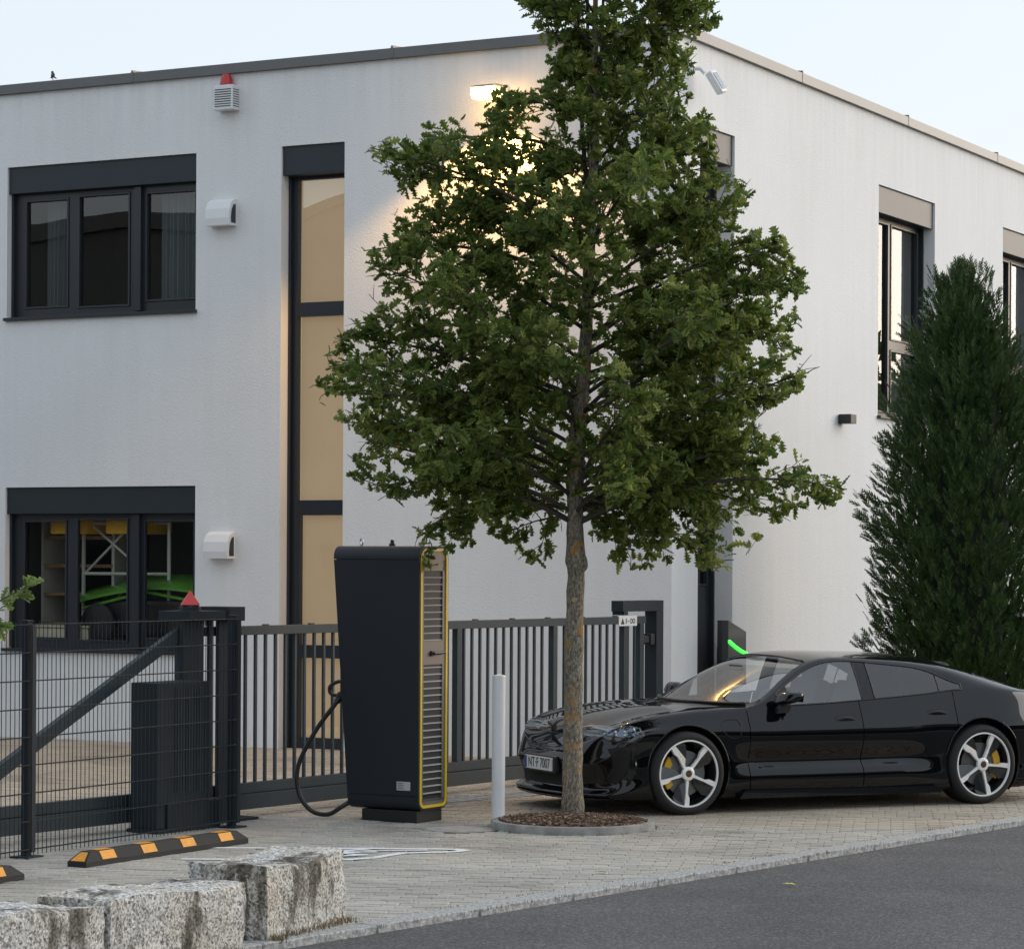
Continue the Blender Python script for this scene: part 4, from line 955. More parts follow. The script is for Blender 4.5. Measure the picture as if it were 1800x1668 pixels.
# ------------------------------------------------------------------ the parked car (local x rearwards from the front axle, local y to the far side, z up)
PHI = R(25.7); HW = .975
W0 = np.array([1.477, 23.317]); cn_ = np.array([-math.sin(PHI), math.cos(PHI)]) * HW
car = thing('parked_car', 'glossy black four door electric coupe parked nose left behind the oak', 'car', (W0[0] + cn_[0], W0[1] + cn_[1], 0), PHI)
PAINT = simple('black_car_paint', (.0022, .0026, .0036), .035, spec=.5)
CGL = glassmat('car_front_glass', (.93, .96, .97), 4.0); CGD = glassmat('car_privacy_glass', (.34, .35, .36), 2.8)
TRIM = simple('car_black_trim', (.008, .008, .009), .45)
GLB = simple('car_gloss_trim', (.004, .004, .005), .08)
def spline(t, y, tq):
    """natural cubic spline through (t, y[k, ...])"""
    t = np.asarray(t, float); y = np.asarray(y, float); n = len(t); sh = y.shape[1:]; y = y.reshape(n, -1)
    h = np.diff(t); A = np.zeros((n, n)); B = np.zeros((n, y.shape[1])); A[0, 0] = A[-1, -1] = 1
    for i in range(1, n - 1):
        A[i, i - 1] = h[i - 1]; A[i, i] = 2 * (h[i - 1] + h[i]); A[i, i + 1] = h[i]
        B[i] = 6 * ((y[i + 1] - y[i]) / h[i] - (y[i] - y[i - 1]) / h[i - 1])
    m = np.linalg.solve(A, B); tq = np.asarray(tq, float); i = np.clip(np.searchsorted(t, tq) - 1, 0, n - 2)
    a = (t[i + 1] - tq)[:, None]; b = (tq - t[i])[:, None]; hh = h[i][:, None]
    out = m[i] * a ** 3 / (6 * hh) + m[i + 1] * b ** 3 / (6 * hh) + (y[i] / hh - m[i] * hh / 6) * a + (y[i + 1] / hh - m[i + 1] * hh / 6) * b
    return out.reshape((len(tq),) + sh)
def sm(a, b, x): t = min(1, max(0, (x - a) / (b - a))); return t * t * (3 - 2 * t)
CREST = [(-.845, 0, .535), (-.833, .25, .54), (-.808, .45, .557), (-.76, .60, .592), (-.695, .71, .643), (-.61, .785, .70), (-.50, .83, .752), (-.36, .85, .79), (-.15, .857, .825), (.1, .862, .85), (.4, .868, .87), (.7, .877, .886), (1.0, .885, .898), (1.4, .89, .912), (1.8, .89, .935), (2.2, .88, .96), (2.55, .865, .987), (2.8, .855, 1.006), (3.05, .862, .993), (3.3, .862, .976), (3.55, .83, .955), (3.8, .745, .932), (3.98, .59, .918), (4.07, .35, .912), (4.095, 0, .912)]
CREST = [(x, y * .975 / .97, z) for x, y, z in CREST]
ZC = [(-.845, .535), (-.80, .60), (-.755, .65), (-.70, .70), (-.63, .745), (-.51, .787), (-.36, .822), (-.15, .858), (.1, .885), (.3, .898), (.46, .908), (.7, 1.03), (1.0, 1.195), (1.2, 1.277), (1.35, 1.312), (1.6, 1.331), (1.8, 1.335), (2.3, 1.322), (2.7, 1.292), (3.03, 1.232), (3.34, 1.142), (3.66, 1.04), (3.85, .978), (3.98, .937), (4.07, .914), (4.095, .912)]
ZD = [(.70, .90), (.82, .925), (.92, .98), (1.02, 1.045), (1.145, 1.125), (1.36, 1.222), (1.51, 1.25), (1.83, 1.262), (1.945, 1.257), (2.24, 1.22), (2.57, 1.158), (2.70, 1.115), (2.79, 1.070), (2.845, 1.034), (2.95, 1.026)]
lin = lambda T, x: float(np.interp(x, [a for a, _ in T], [b for _, b in T]))
# denser centre/pillar curves through splines
_zc = spline([a for a, _ in ZC], [b for _, b in ZC], np.linspace(-.845, 4.095, 500)); _zx = np.linspace(-.845, 4.095, 500)
zc = lambda x: float(np.interp(x, _zx, _zc))
NL = 13
def station(k):
    x, y, z = CREST[k]
    a = Vector(CREST[k - 1][:2]) if k > 0 else Vector((CREST[1][0], -CREST[1][1])); b = Vector(CREST[k + 1][:2]) if k < len(CREST) - 1 else Vector((CREST[k - 1][0], -CREST[k - 1][1]))
    t = (b - a).normalized(); n = Vector((-t.y, t.x))            # outward in plan
    f = 1 - sm(-.74, -.38, x)                                     # nose
    r = sm(3.45, 3.95, x)                                         # tail
    led = sm(.42, .70, x) * (1 - sm(2.35, 2.58, x))               # sculpted sill ledge between the wheels
    hau = sm(2.4, 2.9, x) * (1 - sm(3.3, 3.9, x))
    side = [(-.12, .15), (.045, .135), (.085, .20), (.088 - .002 * led, .315 + .03 * led), (.088 - .052 * led, .42), (.083 - .006 * led + .02 * hau, .545), (.088 + .02 * hau, .70), (.052 + .012 * hau, z - .55 * (z - .70) if z > .8 else .72)]
    nose = [(-.15, .15), (.03, .145), (.062, .175), (.0, .215), (.0, .31), (.028, .385), (.045, .44), (.035, .49)]
    tail = [(-.15, .22), (-.02, .23), (.02, .30), (.03, .42), (.055, .54), (.06, .66), (.05, .78), (.03, .86)]
    P = []
    for i in range(8):
        o = side[i][0] * (1 - f - r) + nose[i][0] * f + tail[i][0] * r; zz = side[i][1] * (1 - f - r) + nose[i][1] * f + tail[i][1] * r
        zz = min(zz, z - .012 * (8 - i))
        P.append((x + n.x * o, y + n.y * o, zz))
    P.append((x, y, z))
    c = zc(x)
    if x < .69:                                                    # bonnet between the wing crests
        t1, t2, t3 = (x, y * .90, z + .10 * (c - z) + .010), (x, y * .66, z + .45 * (c - z) - .012 * sm(-.9, -.4, x)), (x, y * .36, z + .85 * (c - z) - .004)
        if x > .45:
            t2 = (x, y * .74, z + .20 * (c - z)); t3 = (x, y * .42, z + .82 * (c - z))
        P += [t1, t2, t3, (x, 0, c)]
    elif x < 2.9:
        d = lin(ZD, x); yd = y - .60 * (d - z); q = .10 + .35 * sm(.75, 1.3, x)
        q2 = q; P += [(x, yd, d), (x, yd - .075, d + q2 * (c - d)), (x, (yd - .075) * .52, c - .13 * (c - d)), (x, 0, c)]
    else:
        kk = sm(2.95, 3.55, x); P += [(x, y * (.962 - .027 * kk), z + .17 * (c - z) + .012), (x, y * (.86 - .085 * kk), z + .50 * (c - z)), (x, y * .46, z + .88 * (c - z)), (x, 0, c)]
    return P
ST = np.array([station(k) for k in range(len(CREST))])
# mirrored guards so that the nose and tail run through smoothly
mir = lambda s: s * np.array([1, -1, 1])
EXT = np.concatenate([[mir(ST[2]), mir(ST[1])], ST, [mir(ST[-2]), mir(ST[-3])]])
ch_ = np.concatenate([[0], np.cumsum(np.linalg.norm(np.diff(EXT[:, 8], axis=0), axis=1))]); ch_ -= ch_[2]
TL = ch_[-3]
def t_of_x(x): return float(np.interp(x, ST[:, 8, 0], ch_[2:-2]))
cuts = sorted(t_of_x(x) for x in (.612, .620, 1.731, 1.739, 1.775, 1.905, 2.725, 2.733))
tq = sorted(set(np.round(np.concatenate([np.linspace(0, .9, 46), np.arange(.92, TL - .9, .02), np.linspace(TL - .9, TL, 46), cuts]), 5)))
tq = [t for i, t in enumerate(tq) if i == 0 or t - tq[i - 1] > .003 or t in np.round(cuts, 5)]
G1 = spline(ch_, EXT, tq)                                         # (S, 13, 3)
SUB = [3, 3, 4, 5, 5, 5, 5, 5, 7, 5, 6, 7]
lev = np.concatenate([np.linspace(i, i + 1, SUB[i], endpoint=False) for i in range(12)] + [[12]])
GRID = []
for s in range(len(tq)):
    P = G1[s]; u = np.concatenate([[0], np.cumsum(np.linalg.norm(np.diff(P, axis=0), axis=1) ** .5 + 1e-4)])
    ul = np.interp(lev, range(NL), u); GRID.append(spline(u, P, ul))
GRID = np.array(GRID); S_, V_ = GRID.shape[:2]
GRID[0, :, 1] = np.minimum(GRID[0, :, 1], 0) * 0; GRID[-1, :, 1] *= 0; GRID[:, -1, 1] *= 0
GRID[:, :, 1] = np.maximum(GRID[:, :, 1], 0)
XS = np.array([float(np.interp(t, ch_, EXT[:, 8, 0])) for t in tq])
ARCH = [(.03, .365, .385), (3.0, .37, .392)]
for (ax, az, ar) in ARCH:                                        # snap the nearest vertices onto the wheel arch circle
    d = np.hypot(GRID[:, :, 0] - ax, GRID[:, :, 2] - az); m = (np.abs(d - ar) < .0125) & (GRID[:, :, 1] > .55) & (lev[None, :] > .9)
    f_ = np.where(m, ar / np.maximum(d, 1e-6), 1)
    GRID[:, :, 0] = ax + (GRID[:, :, 0] - ax) * f_; GRID[:, :, 2] = az + (GRID[:, :, 2] - az) * f_
cls = {}
def put(key, q): cls.setdefault(key, []).append(q)
def cowl(y): return .455 + .275 * (abs(y) / .80) ** 2.2
def wtop(y): return 1.275 + .06 * (abs(y) / .6) ** 2
for i in range(S_ - 1):
    for j in range(V_ - 1):
        c = (GRID[i, j] + GRID[i + 1, j] + GRID[i, j + 1] + GRID[i + 1, j + 1]) / 4
        x, y, z = c; xs = (XS[i] + XS[i + 1]) / 2; l = (lev[j] + lev[j + 1]) / 2
        if any(math.hypot(x - a, z - b_) < r_ for a, b_, r_ in ARCH) and y > .55: continue
        if any(math.hypot(x - a, z - b_) < r_ for a, b_, r_ in ARCH) and l < 1.6: continue
        q = (i, j)
        if 9 > l > 8 and .93 < xs < 2.84:                         # daylight opening
            dz = GRID[i, :, 2]
            if xs < 1.06: put('quarter', q)
            elif xs < 1.772: put('fwin', q)
            elif xs < 1.908: put('pillar', q)
            elif xs < 2.585 + .10 * (9 - l) - .02: put('rwin', q)
            else: put('qwin', q)
        elif l > 9.95 and x > cowl(y) and x < wtop(y) : put('ws', q)
        elif l > 10.4 and 3.06 < x < 3.72: put('rear', q)
        elif 2.1 < l < 8 and .61 < xs < 2.735:
            if xs < .621 and xs > .611 or 1.7305 < xs < 1.7395 or 2.7245 < xs < 2.7335: continue
            if .62 <= xs < 1.731: put('fdoor', q)
            elif 1.739 <= xs < 2.725: put('rdoor', q)
            else: put('body', q)
        else: put('body', q)
def grid_part(name, keys, mat, parent, sides=(1, -1), off=0.0):
    vid, v, f = {}, [], []
    nrm = None
    for sgn in sides:
        for (i, j) in [q for k in keys for q in cls.get(k, [])]:
            ids = []
            for a, b in ((i, j), (i + 1, j), (i + 1, j + 1), (i, j + 1)):
                key = (a, b, sgn if GRID[a, b, 1] > 1e-5 else 0)
                if key not in vid:
                    vid[key] = len(v); p = GRID[a, b]; v.append((p[0], p[1] * sgn, p[2]))
                ids.append(vid[key])
            ids = [k for n_, k in enumerate(ids) if k not in ids[:n_]]
            if len(ids) > 2: f.append(ids if sgn > 0 else ids[::-1])
    me = bpy.data.meshes.new(name); me.from_pydata(v, [], f); me.materials.append(mat); me.shade_smooth(); me.validate(); me.update()
    return link(bpy.data.objects.new(name, me), parent)
body = grid_part('body', ['body'], PAINT, car)
CS = -1                                                            # near side is local y negative
for sd_ in (-1, 1):
    fd = grid_part('front_door', ['fdoor'], PAINT, car, (sd_,)); rd = grid_part('rear_door', ['rdoor'], PAINT, car, (sd_,))
    grid_part('front_side_window', ['fwin'], CGL, car, (sd_,)); grid_part('rear_side_window', ['rwin'], CGD, car, (sd_,)); grid_part('quarter_window', ['qwin'], CGD, car, (sd_,))
    grid_part('pillar_trim', ['pillar'], GLB, car, (sd_,)); grid_part('mirror_triangle', ['quarter'], TRIM, car, (sd_,))
    # seals round the glass
    def row(l, x0, x1, off=.002):
        j = int(np.argmin(abs(lev - l))); return [(GRID[i, j, 0], (GRID[i, j, 1] + off) * sd_, GRID[i, j, 2]) for i in range(S_) if x0 <= XS[i] <= x1]
    sl = MB(); lo_, up_ = row(8, .93, 2.84), row(9, .93, 2.84); sl.tube(lo_ + up_[::-1], .0065, 6, closed=True); sl.build('window_seal', TRIM, car, True)
    def col(x, l0, l1, off=.002):
        i = int(np.argmin(abs(XS - x))); return [(GRID[i, j, 0], (GRID[i, j, 1] + off) * sd_, GRID[i, j, 2]) for j in range(V_) if l0 <= lev[j] <= l1]
    for x in (1.774, 1.906, 2.59):
        sl = MB(); sl.tube(col(x, 8, 9), .005, 5); sl.build('window_seal', TRIM, car, True)
    # flush handles
    for dr_, x0, x1, z in ((fd, 1.46, 1.68, .782), (rd, 2.43, 2.65, .815)):
        hm = MB(); bvx = bvhtree.BVHTree.FromPolygons([v.co[:] for v in dr_.data.vertices], [p.vertices[:] for p in dr_.data.polygons])
        P = []
        for k in range(16):
            a = 2 * math.pi * k / 16; u = (x0 + x1) / 2 + (x1 - x0) / 2 * np.sign(math.cos(a)) * abs(math.cos(a)) ** .6; w_ = z + .022 * math.sin(a) + .004 * (u - x0)
            h_ = bvx.ray_cast(Vector((u, 2 * sd_, w_)), Vector((0, -sd_, 0))); P.append(h_[0] if h_[0] else Vector((u, .93 * sd_, w_)))
        c_ = sum(P, Vector()) / 16 + Vector((0, .012 * sd_, .004))
        for k in range(16):
            a, b = P[k] + Vector((0, .002 * sd_, 0)), P[(k + 1) % 16] + Vector((0, .002 * sd_, 0)); hm.poly([a, b, c_])
        hm.build('handle', PAINT, dr_, True); hr = MB(); hr.tube([p + Vector((0, .001 * sd_, 0)) for p in P], .0028, 4, closed=True); hr.build('handle_gap', TRIM, dr_)
grid_part('windscreen', ['ws'], CGL, car); grid_part('rear_window', ['rear'], CGD, car)
bvh = bvhtree.BVHTree.FromPolygons([v.co[:] for v in body.data.vertices], [p.vertices[:] for p in body.data.polygons])
def on_side(x, z, sd_=-1, off=.003):
    h_ = bvh.ray_cast(Vector((x, 2 * sd_, z)), Vector((0, -sd_, 0))); return (h_[0] + h_[1] * off * (1 if h_[1].y * sd_ > 0 else -1)) if h_[0] else None
def on_front(y, z, off=.004):
    h_ = bvh.ray_cast(Vector((-3, y, z)), Vector((1, 0, 0))); return (h_[0] + h_[1] * off * (1 if h_[1].x < 0 else -1)) if h_[0] else None
def patch(name, poly, mat, fn, parent, rings=10, off=.007, smooth=True):
    """a thin panel that follows the body: polygon in the projection plane, filled with rings"""
    c = (sum(p[0] for p in poly) / len(poly), sum(p[1] for p in poly) / len(poly)); P = []
    for i in range(len(poly)):
        a, b = poly[i], poly[(i + 1) % len(poly)]
        for k in range(9): P.append((a[0] + (b[0] - a[0]) * k / 9, a[1] + (b[1] - a[1]) * k / 9))
    n = len(P); m = MB(); rows = []
    for r_ in range(rings + 1):
        f_ = 1 - r_ / rings; e = off if r_ > 0 else 0.0005
        rw = []
        for u, v in P:
            h_ = fn(c[0] + (u - c[0]) * max(f_, .02), c[1] + (v - c[1]) * max(f_, .02), e)
            if h_ is None: return None
            rw.append(tuple(h_))
        rows.append(rw)
    for r_ in range(rings):
        for i in range(n):
            j = (i + 1) % n; m.quad(rows[r_][i], rows[r_][j], rows[r_ + 1][j], rows[r_ + 1][i])
    return m.build(name, mat, parent, smooth)
HLH = simple('headlight_dark_housing', (.012, .013, .016), .08, coat=1.0)
HLL = simple('headlight_lens', (.10, .13, .17), .05, metal=.7, coat=1.0)
for sd_ in (-1, 1):
    fs = lambda u, v, e, s=sd_: on_side(u, v, s, e)
    hl = patch('headlight', [(-.72, .665), (-.64, .62), (-.48, .61), (-.39, .67), (-.40, .735), (-.48, .752), (-.60, .738), (-.68, .71)], HLH, fs, car)
    if hl:
        patch('lens', [(-.67, .668), (-.54, .648), (-.44, .675), (-.45, .732), (-.54, .740), (-.64, .71)], HLL, lambda u, v, e: fs(u, v, e + .007), hl)
        for (u, v) in ((-.59, .672), (-.53, .672), (-.59, .695), (-.53, .700)):
            p = fs(u, v, .016)
            if p: c = MB(); bm = bmesh.new(); bmesh.ops.create_icosphere(bm, subdivisions=2, radius=.011); c.add_bm(bm, Matrix.Translation(p)); c.build('daytime_lamp', simple('led_white', (.6, .65, .7), .2), hl, True)
    patch('air_curtain', [(-.66, .56), (-.545, .585), (-.50, .52), (-.52, .36), (-.60, .26), (-.66, .30), (-.63, .42)], simple('air_curtain_black', (.003, .003, .003), .7), fs, car)
    patch('air_blade', [(-.50, .58), (-.47, .58), (-.45, .42), (-.50, .27), (-.54, .25), (-.485, .40)], GLB, fs, car, 3, .012)
    # charge flap outline on the wing
    P = [on_side(*q, sd_, .002) for q in [(.345, .70), (.35, .755), (.40, .785), (.50, .785), (.525, .74), (.52, .66), (.47, .635), (.42, .645)]]
    if all(P): c = MB(); c.tube(smooth_path(P + [P[0]], 4), .0028, 4); c.build('charge_flap_gap', TRIM, car)
    # arch lips
    for ax, az, ar in ARCH:
        P = []
        for k in range(33):
            a = R(-28 + 236 * k / 32); p = bvh.find_nearest(Vector((ax + (ar + .012) * math.cos(a), .95 * sd_, az + (ar + .012) * math.sin(a))))
            pp = p[0]; P.append((ax + (ar + .001) * math.cos(a), pp.y - .004 * sd_, az + (ar + .001) * math.sin(a)))
        c = MB(); c.tube(P, .009, 6); c.build('arch_lip', PAINT, car, True)
        w_ = MB(); n0 = 24
        for k in range(n0):
            a0, a1 = R(-40 + 260 * k / n0), R(-40 + 260 * (k + 1) / n0); r_ = ar + .004
            w_.quad((ax + r_ * math.cos(a0), .93 * sd_, az + r_ * math.sin(a0)), (ax + r_ * math.cos(a1), .93 * sd_, az + r_ * math.sin(a1)), (ax + r_ * math.cos(a1), .60 * sd_, az + r_ * math.sin(a1)), (ax + r_ * math.cos(a0), .60 * sd_, az + r_ * math.sin(a0)))
        w_.poly([(ax + (ar + .004) * math.cos(R(-40 + 260 * k / n0)), .60 * sd_, az + (ar + .004) * math.sin(R(-40 + 260 * k / n0))) for k in range(n0 + 1)])
        w_.build('wheel_well', TRIM, car)
    # sill blade
    c = MB(); c.prism([(.50, .125), (2.56, .118), (2.50, .175), (.56, .195)], .885, .985, lambda u, v, d: (u, d * sd_, v)); o = c.build('sill_blade', PAINT, car, False, 30)
    bv = o.modifiers.new('soft', 'BEVEL'); bv.width = .016; bv.segments = 3
    # mirror
    mi_ = bpy.data.objects.new('door_mirror', None)
    bm = bmesh.new(); bmesh.ops.create_cube(bm, size=2); bmesh.ops.subdivide_edges(bm, edges=bm.edges[:], cuts=5, use_grid_fill=True)
    for v in bm.verts:
        q = v.co.copy(); q = q * (1 / (abs(q.x) ** 3.2 + abs(q.y) ** 3.2 + abs(q.z) ** 3.2) ** (1 / 3.2))
        tz = .062 - .010 * q.y - (.016 if q.z < 0 else 0)
        v.co = Vector((.96 + q.x * .075 + .025 * q.z + .03 * (q.y), (1.015 + q.y * .105) * sd_, .962 + q.z * tz + .012 * q.y))
    c = MB(); c.add_bm(bm); mo = c.build('door_mirror', PAINT, car, True)
    c = MB(); c.prism([(.88, .835), (1.00, .84), (1.03, .905), (.95, .91), (.90, .88)], .86, .955, lambda u, v, d: (u, d * sd_, v)); o = c.build('mirror_foot', TRIM, mo, False, 30); bv = o.modifiers.new('soft', 'BEVEL'); bv.width = .014; bv.segments = 2
    c = MB(); c.poly([(1.055 + .03 * (y - 1.0), y * sd_, z) for y, z in ((.93, .93), (1.09, .935), (1.10, 1.0), (.94, 1.005))]); c.build('mirror_glass', simple('mirror_silver', (.6, .62, .64), .03, metal=1), mo)
    # wiper-side trim of the windscreen
rows_ = [(x, y, 0) for y in np.linspace(-.78, .78, 41) for x in (cowl(y),)]
top_bvh = bvhtree.BVHTree.FromPolygons([v.co[:] for v in body.data.vertices], [p.vertices[:] for p in body.data.polygons])
def on_top(x, y, off=.004):
    for nm in (body,):
        h_ = top_bvh.ray_cast(Vector((x, y, 3)), Vector((0, 0, -1)))
        return Vector((h_[0].x, h_[0].y, h_[0].z + off)) if h_[0] else None
P = [on_top(cowl(y) - .022, y, .004) for y in np.linspace(-.76, .76, 41)]; P = [p for p in P if p and p.z > .8]
c = MB(); c.tube(P, .014, 6); c.build('cowl_trim', TRIM, car, True)
P = [on_top(wtop(y) + .02, y, .001) for y in np.linspace(-.60, .60, 31)]; P = [p for p in P if p and p.z > 1.2]
c = MB(); c.tube(P, .008, 6); c.build('roof_seal', TRIM, car, True)
# bonnet shut line and wing shut lines
def shut(name, pts, r_=.0022):
    P = [p for p in pts if p is not None]
    if len(P) > 2: c = MB(); c.tube(P, r_, 4); c.build(name, TRIM, car)
for sd_ in (-1, 1):
    shut('bonnet_gap', [on_top(x, sd_ * yy, .001) for x, yy in [(.44, .80), (.2, .775), (-.1, .74), (-.35, .70), (-.52, .645), (-.63, .56), (-.70, .44)]])
shut('bonnet_gap', [on_top(-.70 - .05 * (1 - (y / .44) ** 2), y, .001) for y in np.linspace(-.44, .44, 17)])
# nose: intake, splitter, plate
patch('lower_intake', [(-.62, .30), (-.60, .225), (.60, .225), (.62, .30), (.50, .36), (-.50, .36)], simple('intake_black', (.004, .004, .004), .8), lambda u, v, e: on_front(u, v, e), car, 5, .003)
c = MB(); sp_ = [(p[0], p[1]) for p in [(x - .03, y) for x, y, z in CREST[:6]]]
L1 = [(x - .055 - .02 * (1 - y), y) for x, y, z in CREST[:6]]; L1 = [(x, -y) for x, y in L1[:0:-1]] + L1
c.poly([(x, y * 1.05, .150) for x, y in L1]); c.poly([(x + .02, y * 1.03, .128) for x, y in L1][::-1])
for i in range(len(L1) - 1): c.quad((L1[i][0], L1[i][1] * 1.05, .150), (L1[i + 1][0], L1[i + 1][1] * 1.05, .150), (L1[i + 1][0] + .02, L1[i + 1][1] * 1.03, .128), (L1[i][0] + .02, L1[i][1] * 1.03, .128))
c.build('splitter', GLB, car, False, 40)
PW, PH = .52, .112
plx = -.915
pln = MB(); pln.box(plx, plx + .012, -PW / 2, PW / 2, .345, .345 + PH, .003); pl_ = pln.build('number_plate', simple('plate_white', (.72, .73, .74), .35), car)
e = MB(); e.box(plx - .001, plx, -PW / 2 - 0 + PW - .045 - .006 if False else -PW / 2 + .004, -PW / 2 + .046, .349, .345 + PH - .004); 
e.v = [(a, -b, c_) for a, b, c_ in e.v]; e.build('euro_band', simple('plate_blue', (.012, .05, .25), .4), pl_)
tx = text_mesh('plate_text', 'NT\u00b7F 7007', .118, M['black_pl'], pl_, (plx - .0015, -.022, .345 + PH / 2), (R(90), 0, R(-90)), .0008, .80)
# brow of the plate and chin
c = MB(); c.box(plx + .011, plx + .07, -.30, .30, .325, .475, .02); c.build('plate_holder', TRIM, car)
# underbody
c = MB(); c.box(-.55, 3.7, -.80, .80, .13, .25, .02); c.build('underbody', TRIM, car)
# cabin
CAB = simple('cabin_fabric', (.035, .035, .037), .8); LEA = simple('seat_leather', (.05, .048, .045), .55)
c = MB(); c.box(.62, 3.3, -.78, .78, .26, .36); c.box(.45, 1.02, -.76, .76, .60, .86, .05); c.box(2.45, 3.3, -.72, .72, .62, .90, .04); c.build('cabin_lining', CAB, car)
def seat(x, y):
    m = MB(); m.box(x - .02, x + .50, y - .25, y + .25, .38, .56, .05); s0 = len(m.v)
    m.box(-.07, .07, -.24, .24, 0, .60, .05); m.box(-.05, .05, -.13, .13, .58, .78, .04); m.xf(Matrix.Translation((x + .50, y, .50)) @ Matrix.Rotation(R(20), 4, 'Y'), s0)
    o = m.build('seat', LEA, car, False, 40); return o
for y in (-.38, .38): seat(1.35, y); seat(2.15, y)
c = MB(); c.tube([(1.13 + .05 * math.sin(a) * .5, -.38 + .185 * math.cos(a), .83 + .175 * math.sin(a)) for a in np.linspace(0, 2 * math.pi, 25)[:-1]], .015, 8, closed=True); c.tube([(1.12, -.38, .83), (1.0, -.38, .80)], .03, 8); c.build('steering_wheel', CAB, car, True, 50)
c = MB(); c.box(1.02, 1.05, -.11, .11, 1.165, 1.215, .012); c.build('rear_mirror', TRIM, car)
# tail light bar
c = MB(); P = [on for on in [bvh.ray_cast(Vector((6, y, .80)), Vector((-1, 0, 0)))[0] for y in np.linspace(-.72, .72, 25)] if on]
if len(P) > 3: c.tube(P, .014, 6); c.build('tail_light_bar', simple('tail_red', (.25, .01, .012), .2), car)
# ------------------------------------------------------------------ wheels
TYR = simple('tyre_rubber', (.013, .013, .0135), .75, bump=.15, bscale=40); ALU = simple('polished_alloy', (.90, .89, .87), .28, metal=.1, spec=.9); BLK = simple('wheel_gloss_black', (.016, .018, .021), .2, coat=.7); DSK = simple('brake_disc', (.20, .20, .205), .4, metal=.8)
CAL = simple('yellow_caliper', (.62, .36, .02), .35, coat=.6)
RT, RR_ = .352, .283
def wheel(x, sd_, base, width):
    w = bpy.data.objects.new('wheel', None); link(w, car); w.location = (x, sd_ * .955, RT - .004); w.rotation_euler = (0, 0, 0 if sd_ < 0 else math.pi)
    # outer face towards local -y
    t = MB(); t.lathe([(RR_ - .003, -.012), (RR_ + .012, -.022), (RT - .035, -.020), (RT - .012, -.006), (RT, .018), (RT, width - .02), (RT - .015, width), (RR_, width), (RR_ - .012, width - .02), (RR_ - .015, .02), (RR_ - .003, -.012)], 72, 'y'); t.build('tyre', TYR, w, True, 50)
    t = MB(); t.lathe([(RR_ - .004, -.016), (RR_ + .002, -.013), (RR_ - .001, -.004), (RR_ - .014, .002)], 72, 'y'); t.lathe([(RR_ - .004, -.016), (RR_ - .013, -.015), (RR_ - .014, .0)], 72, 'y'); t.build('rim_ring', ALU, w, True, 40)
    t = MB(); t.lathe([(RR_ - .012, .0), (RR_ - .022, .05), (RR_ - .03, width - .02)], 60, 'y'); t.lathe([(RR_ - .03, width - .03), (0, width - .03)], 40, 'y'); t.build('rim_barrel', BLK, w, True, 40)
    t = MB(); t.lathe([(.19, .085), (.19, .06), (.09, .058), (.0, .058)], 40, 'y'); t.build('brake_disc', DSK, w, True, 40)
    t = MB()
    for k in range(5):
        a = R(base + 72 * k)
        def P(r_, off, d): return (r_ * math.cos(a) - off * math.sin(a), d, r_ * math.sin(a) + off * math.cos(a))
        # as seen from outside: +off is anticlockwise
        for (o2, mt) in (([(.045, -.013), (.155, -.011), (.172, -.011), (RR_ - .008, -.018), (RR_ - .008, .026), (.205, .026), (.168, .008), (.045, .013)], 0), ):
            A = [P(r_, of, -.006 + .010 * (1 - r_ / RR_)) for r_, of in o2]; B = [P(r_, of, .028) for r_, of in o2]
            t.poly(A); 
            for i in range(len(A)): t.quad(A[i], B[i], B[(i + 1) % len(A)], A[(i + 1) % len(A)])
    t.build('spoke_set', ALU, w, False)
    for k in range(5):
        a = R(base + 72 * k); t2 = MB()
        Q = [(.07, -.016, .018), (RR_ - .016, -.020, .004), (RR_ - .018, -.100, .012), (.20, -.118, .030), (.10, -.060, .034)]
        A = [(r_ * math.cos(a) - of * math.sin(a), d, r_ * math.sin(a) + of * math.cos(a)) for r_, of, d in Q]; B = [(p[0], p[1] + .012, p[2]) for p in A]
        t2.poly(A); t2.poly(B[::-1])
        for i in range(5): t2.quad(A[i], B[i], B[(i + 1) % 5], A[(i + 1) % 5])
        t2.build('aero_blade', BLK, w)
    t = MB(); t.lathe([(.058, .02), (.058, -.004), (.047, -.010), (.030, -.010)], 30, 'y'); t.build('hub', ALU, w, True, 30)
    t = MB(); t.lathe([(.030, -.008), (.028, -.014), (0, -.016)], 24, 'y'); t.build('hub_cap', simple('hub_badge', (.16, .09, .05), .3, metal=.6), w, True, 40)
    t = MB(); sgn = 1 if x < 1 else -1
    t.prism([(.215 * math.cos(R(q)), .215 * math.sin(R(q))) for q in range(138, 228, 10)] + [(.15 * math.cos(R(q)), .15 * math.sin(R(q))) for q in range(218, 140, -14)], .045, .10, lambda u, v, d: (u * sgn, d, v)); t.build('caliper', CAL, w, False, 40)
    return w
wheel(.02, -1, -94, .24); wheel(3.0, -1, -5, .27); wheel(.02, 1, 10, .24); wheel(3.0, 1, 40, .27)
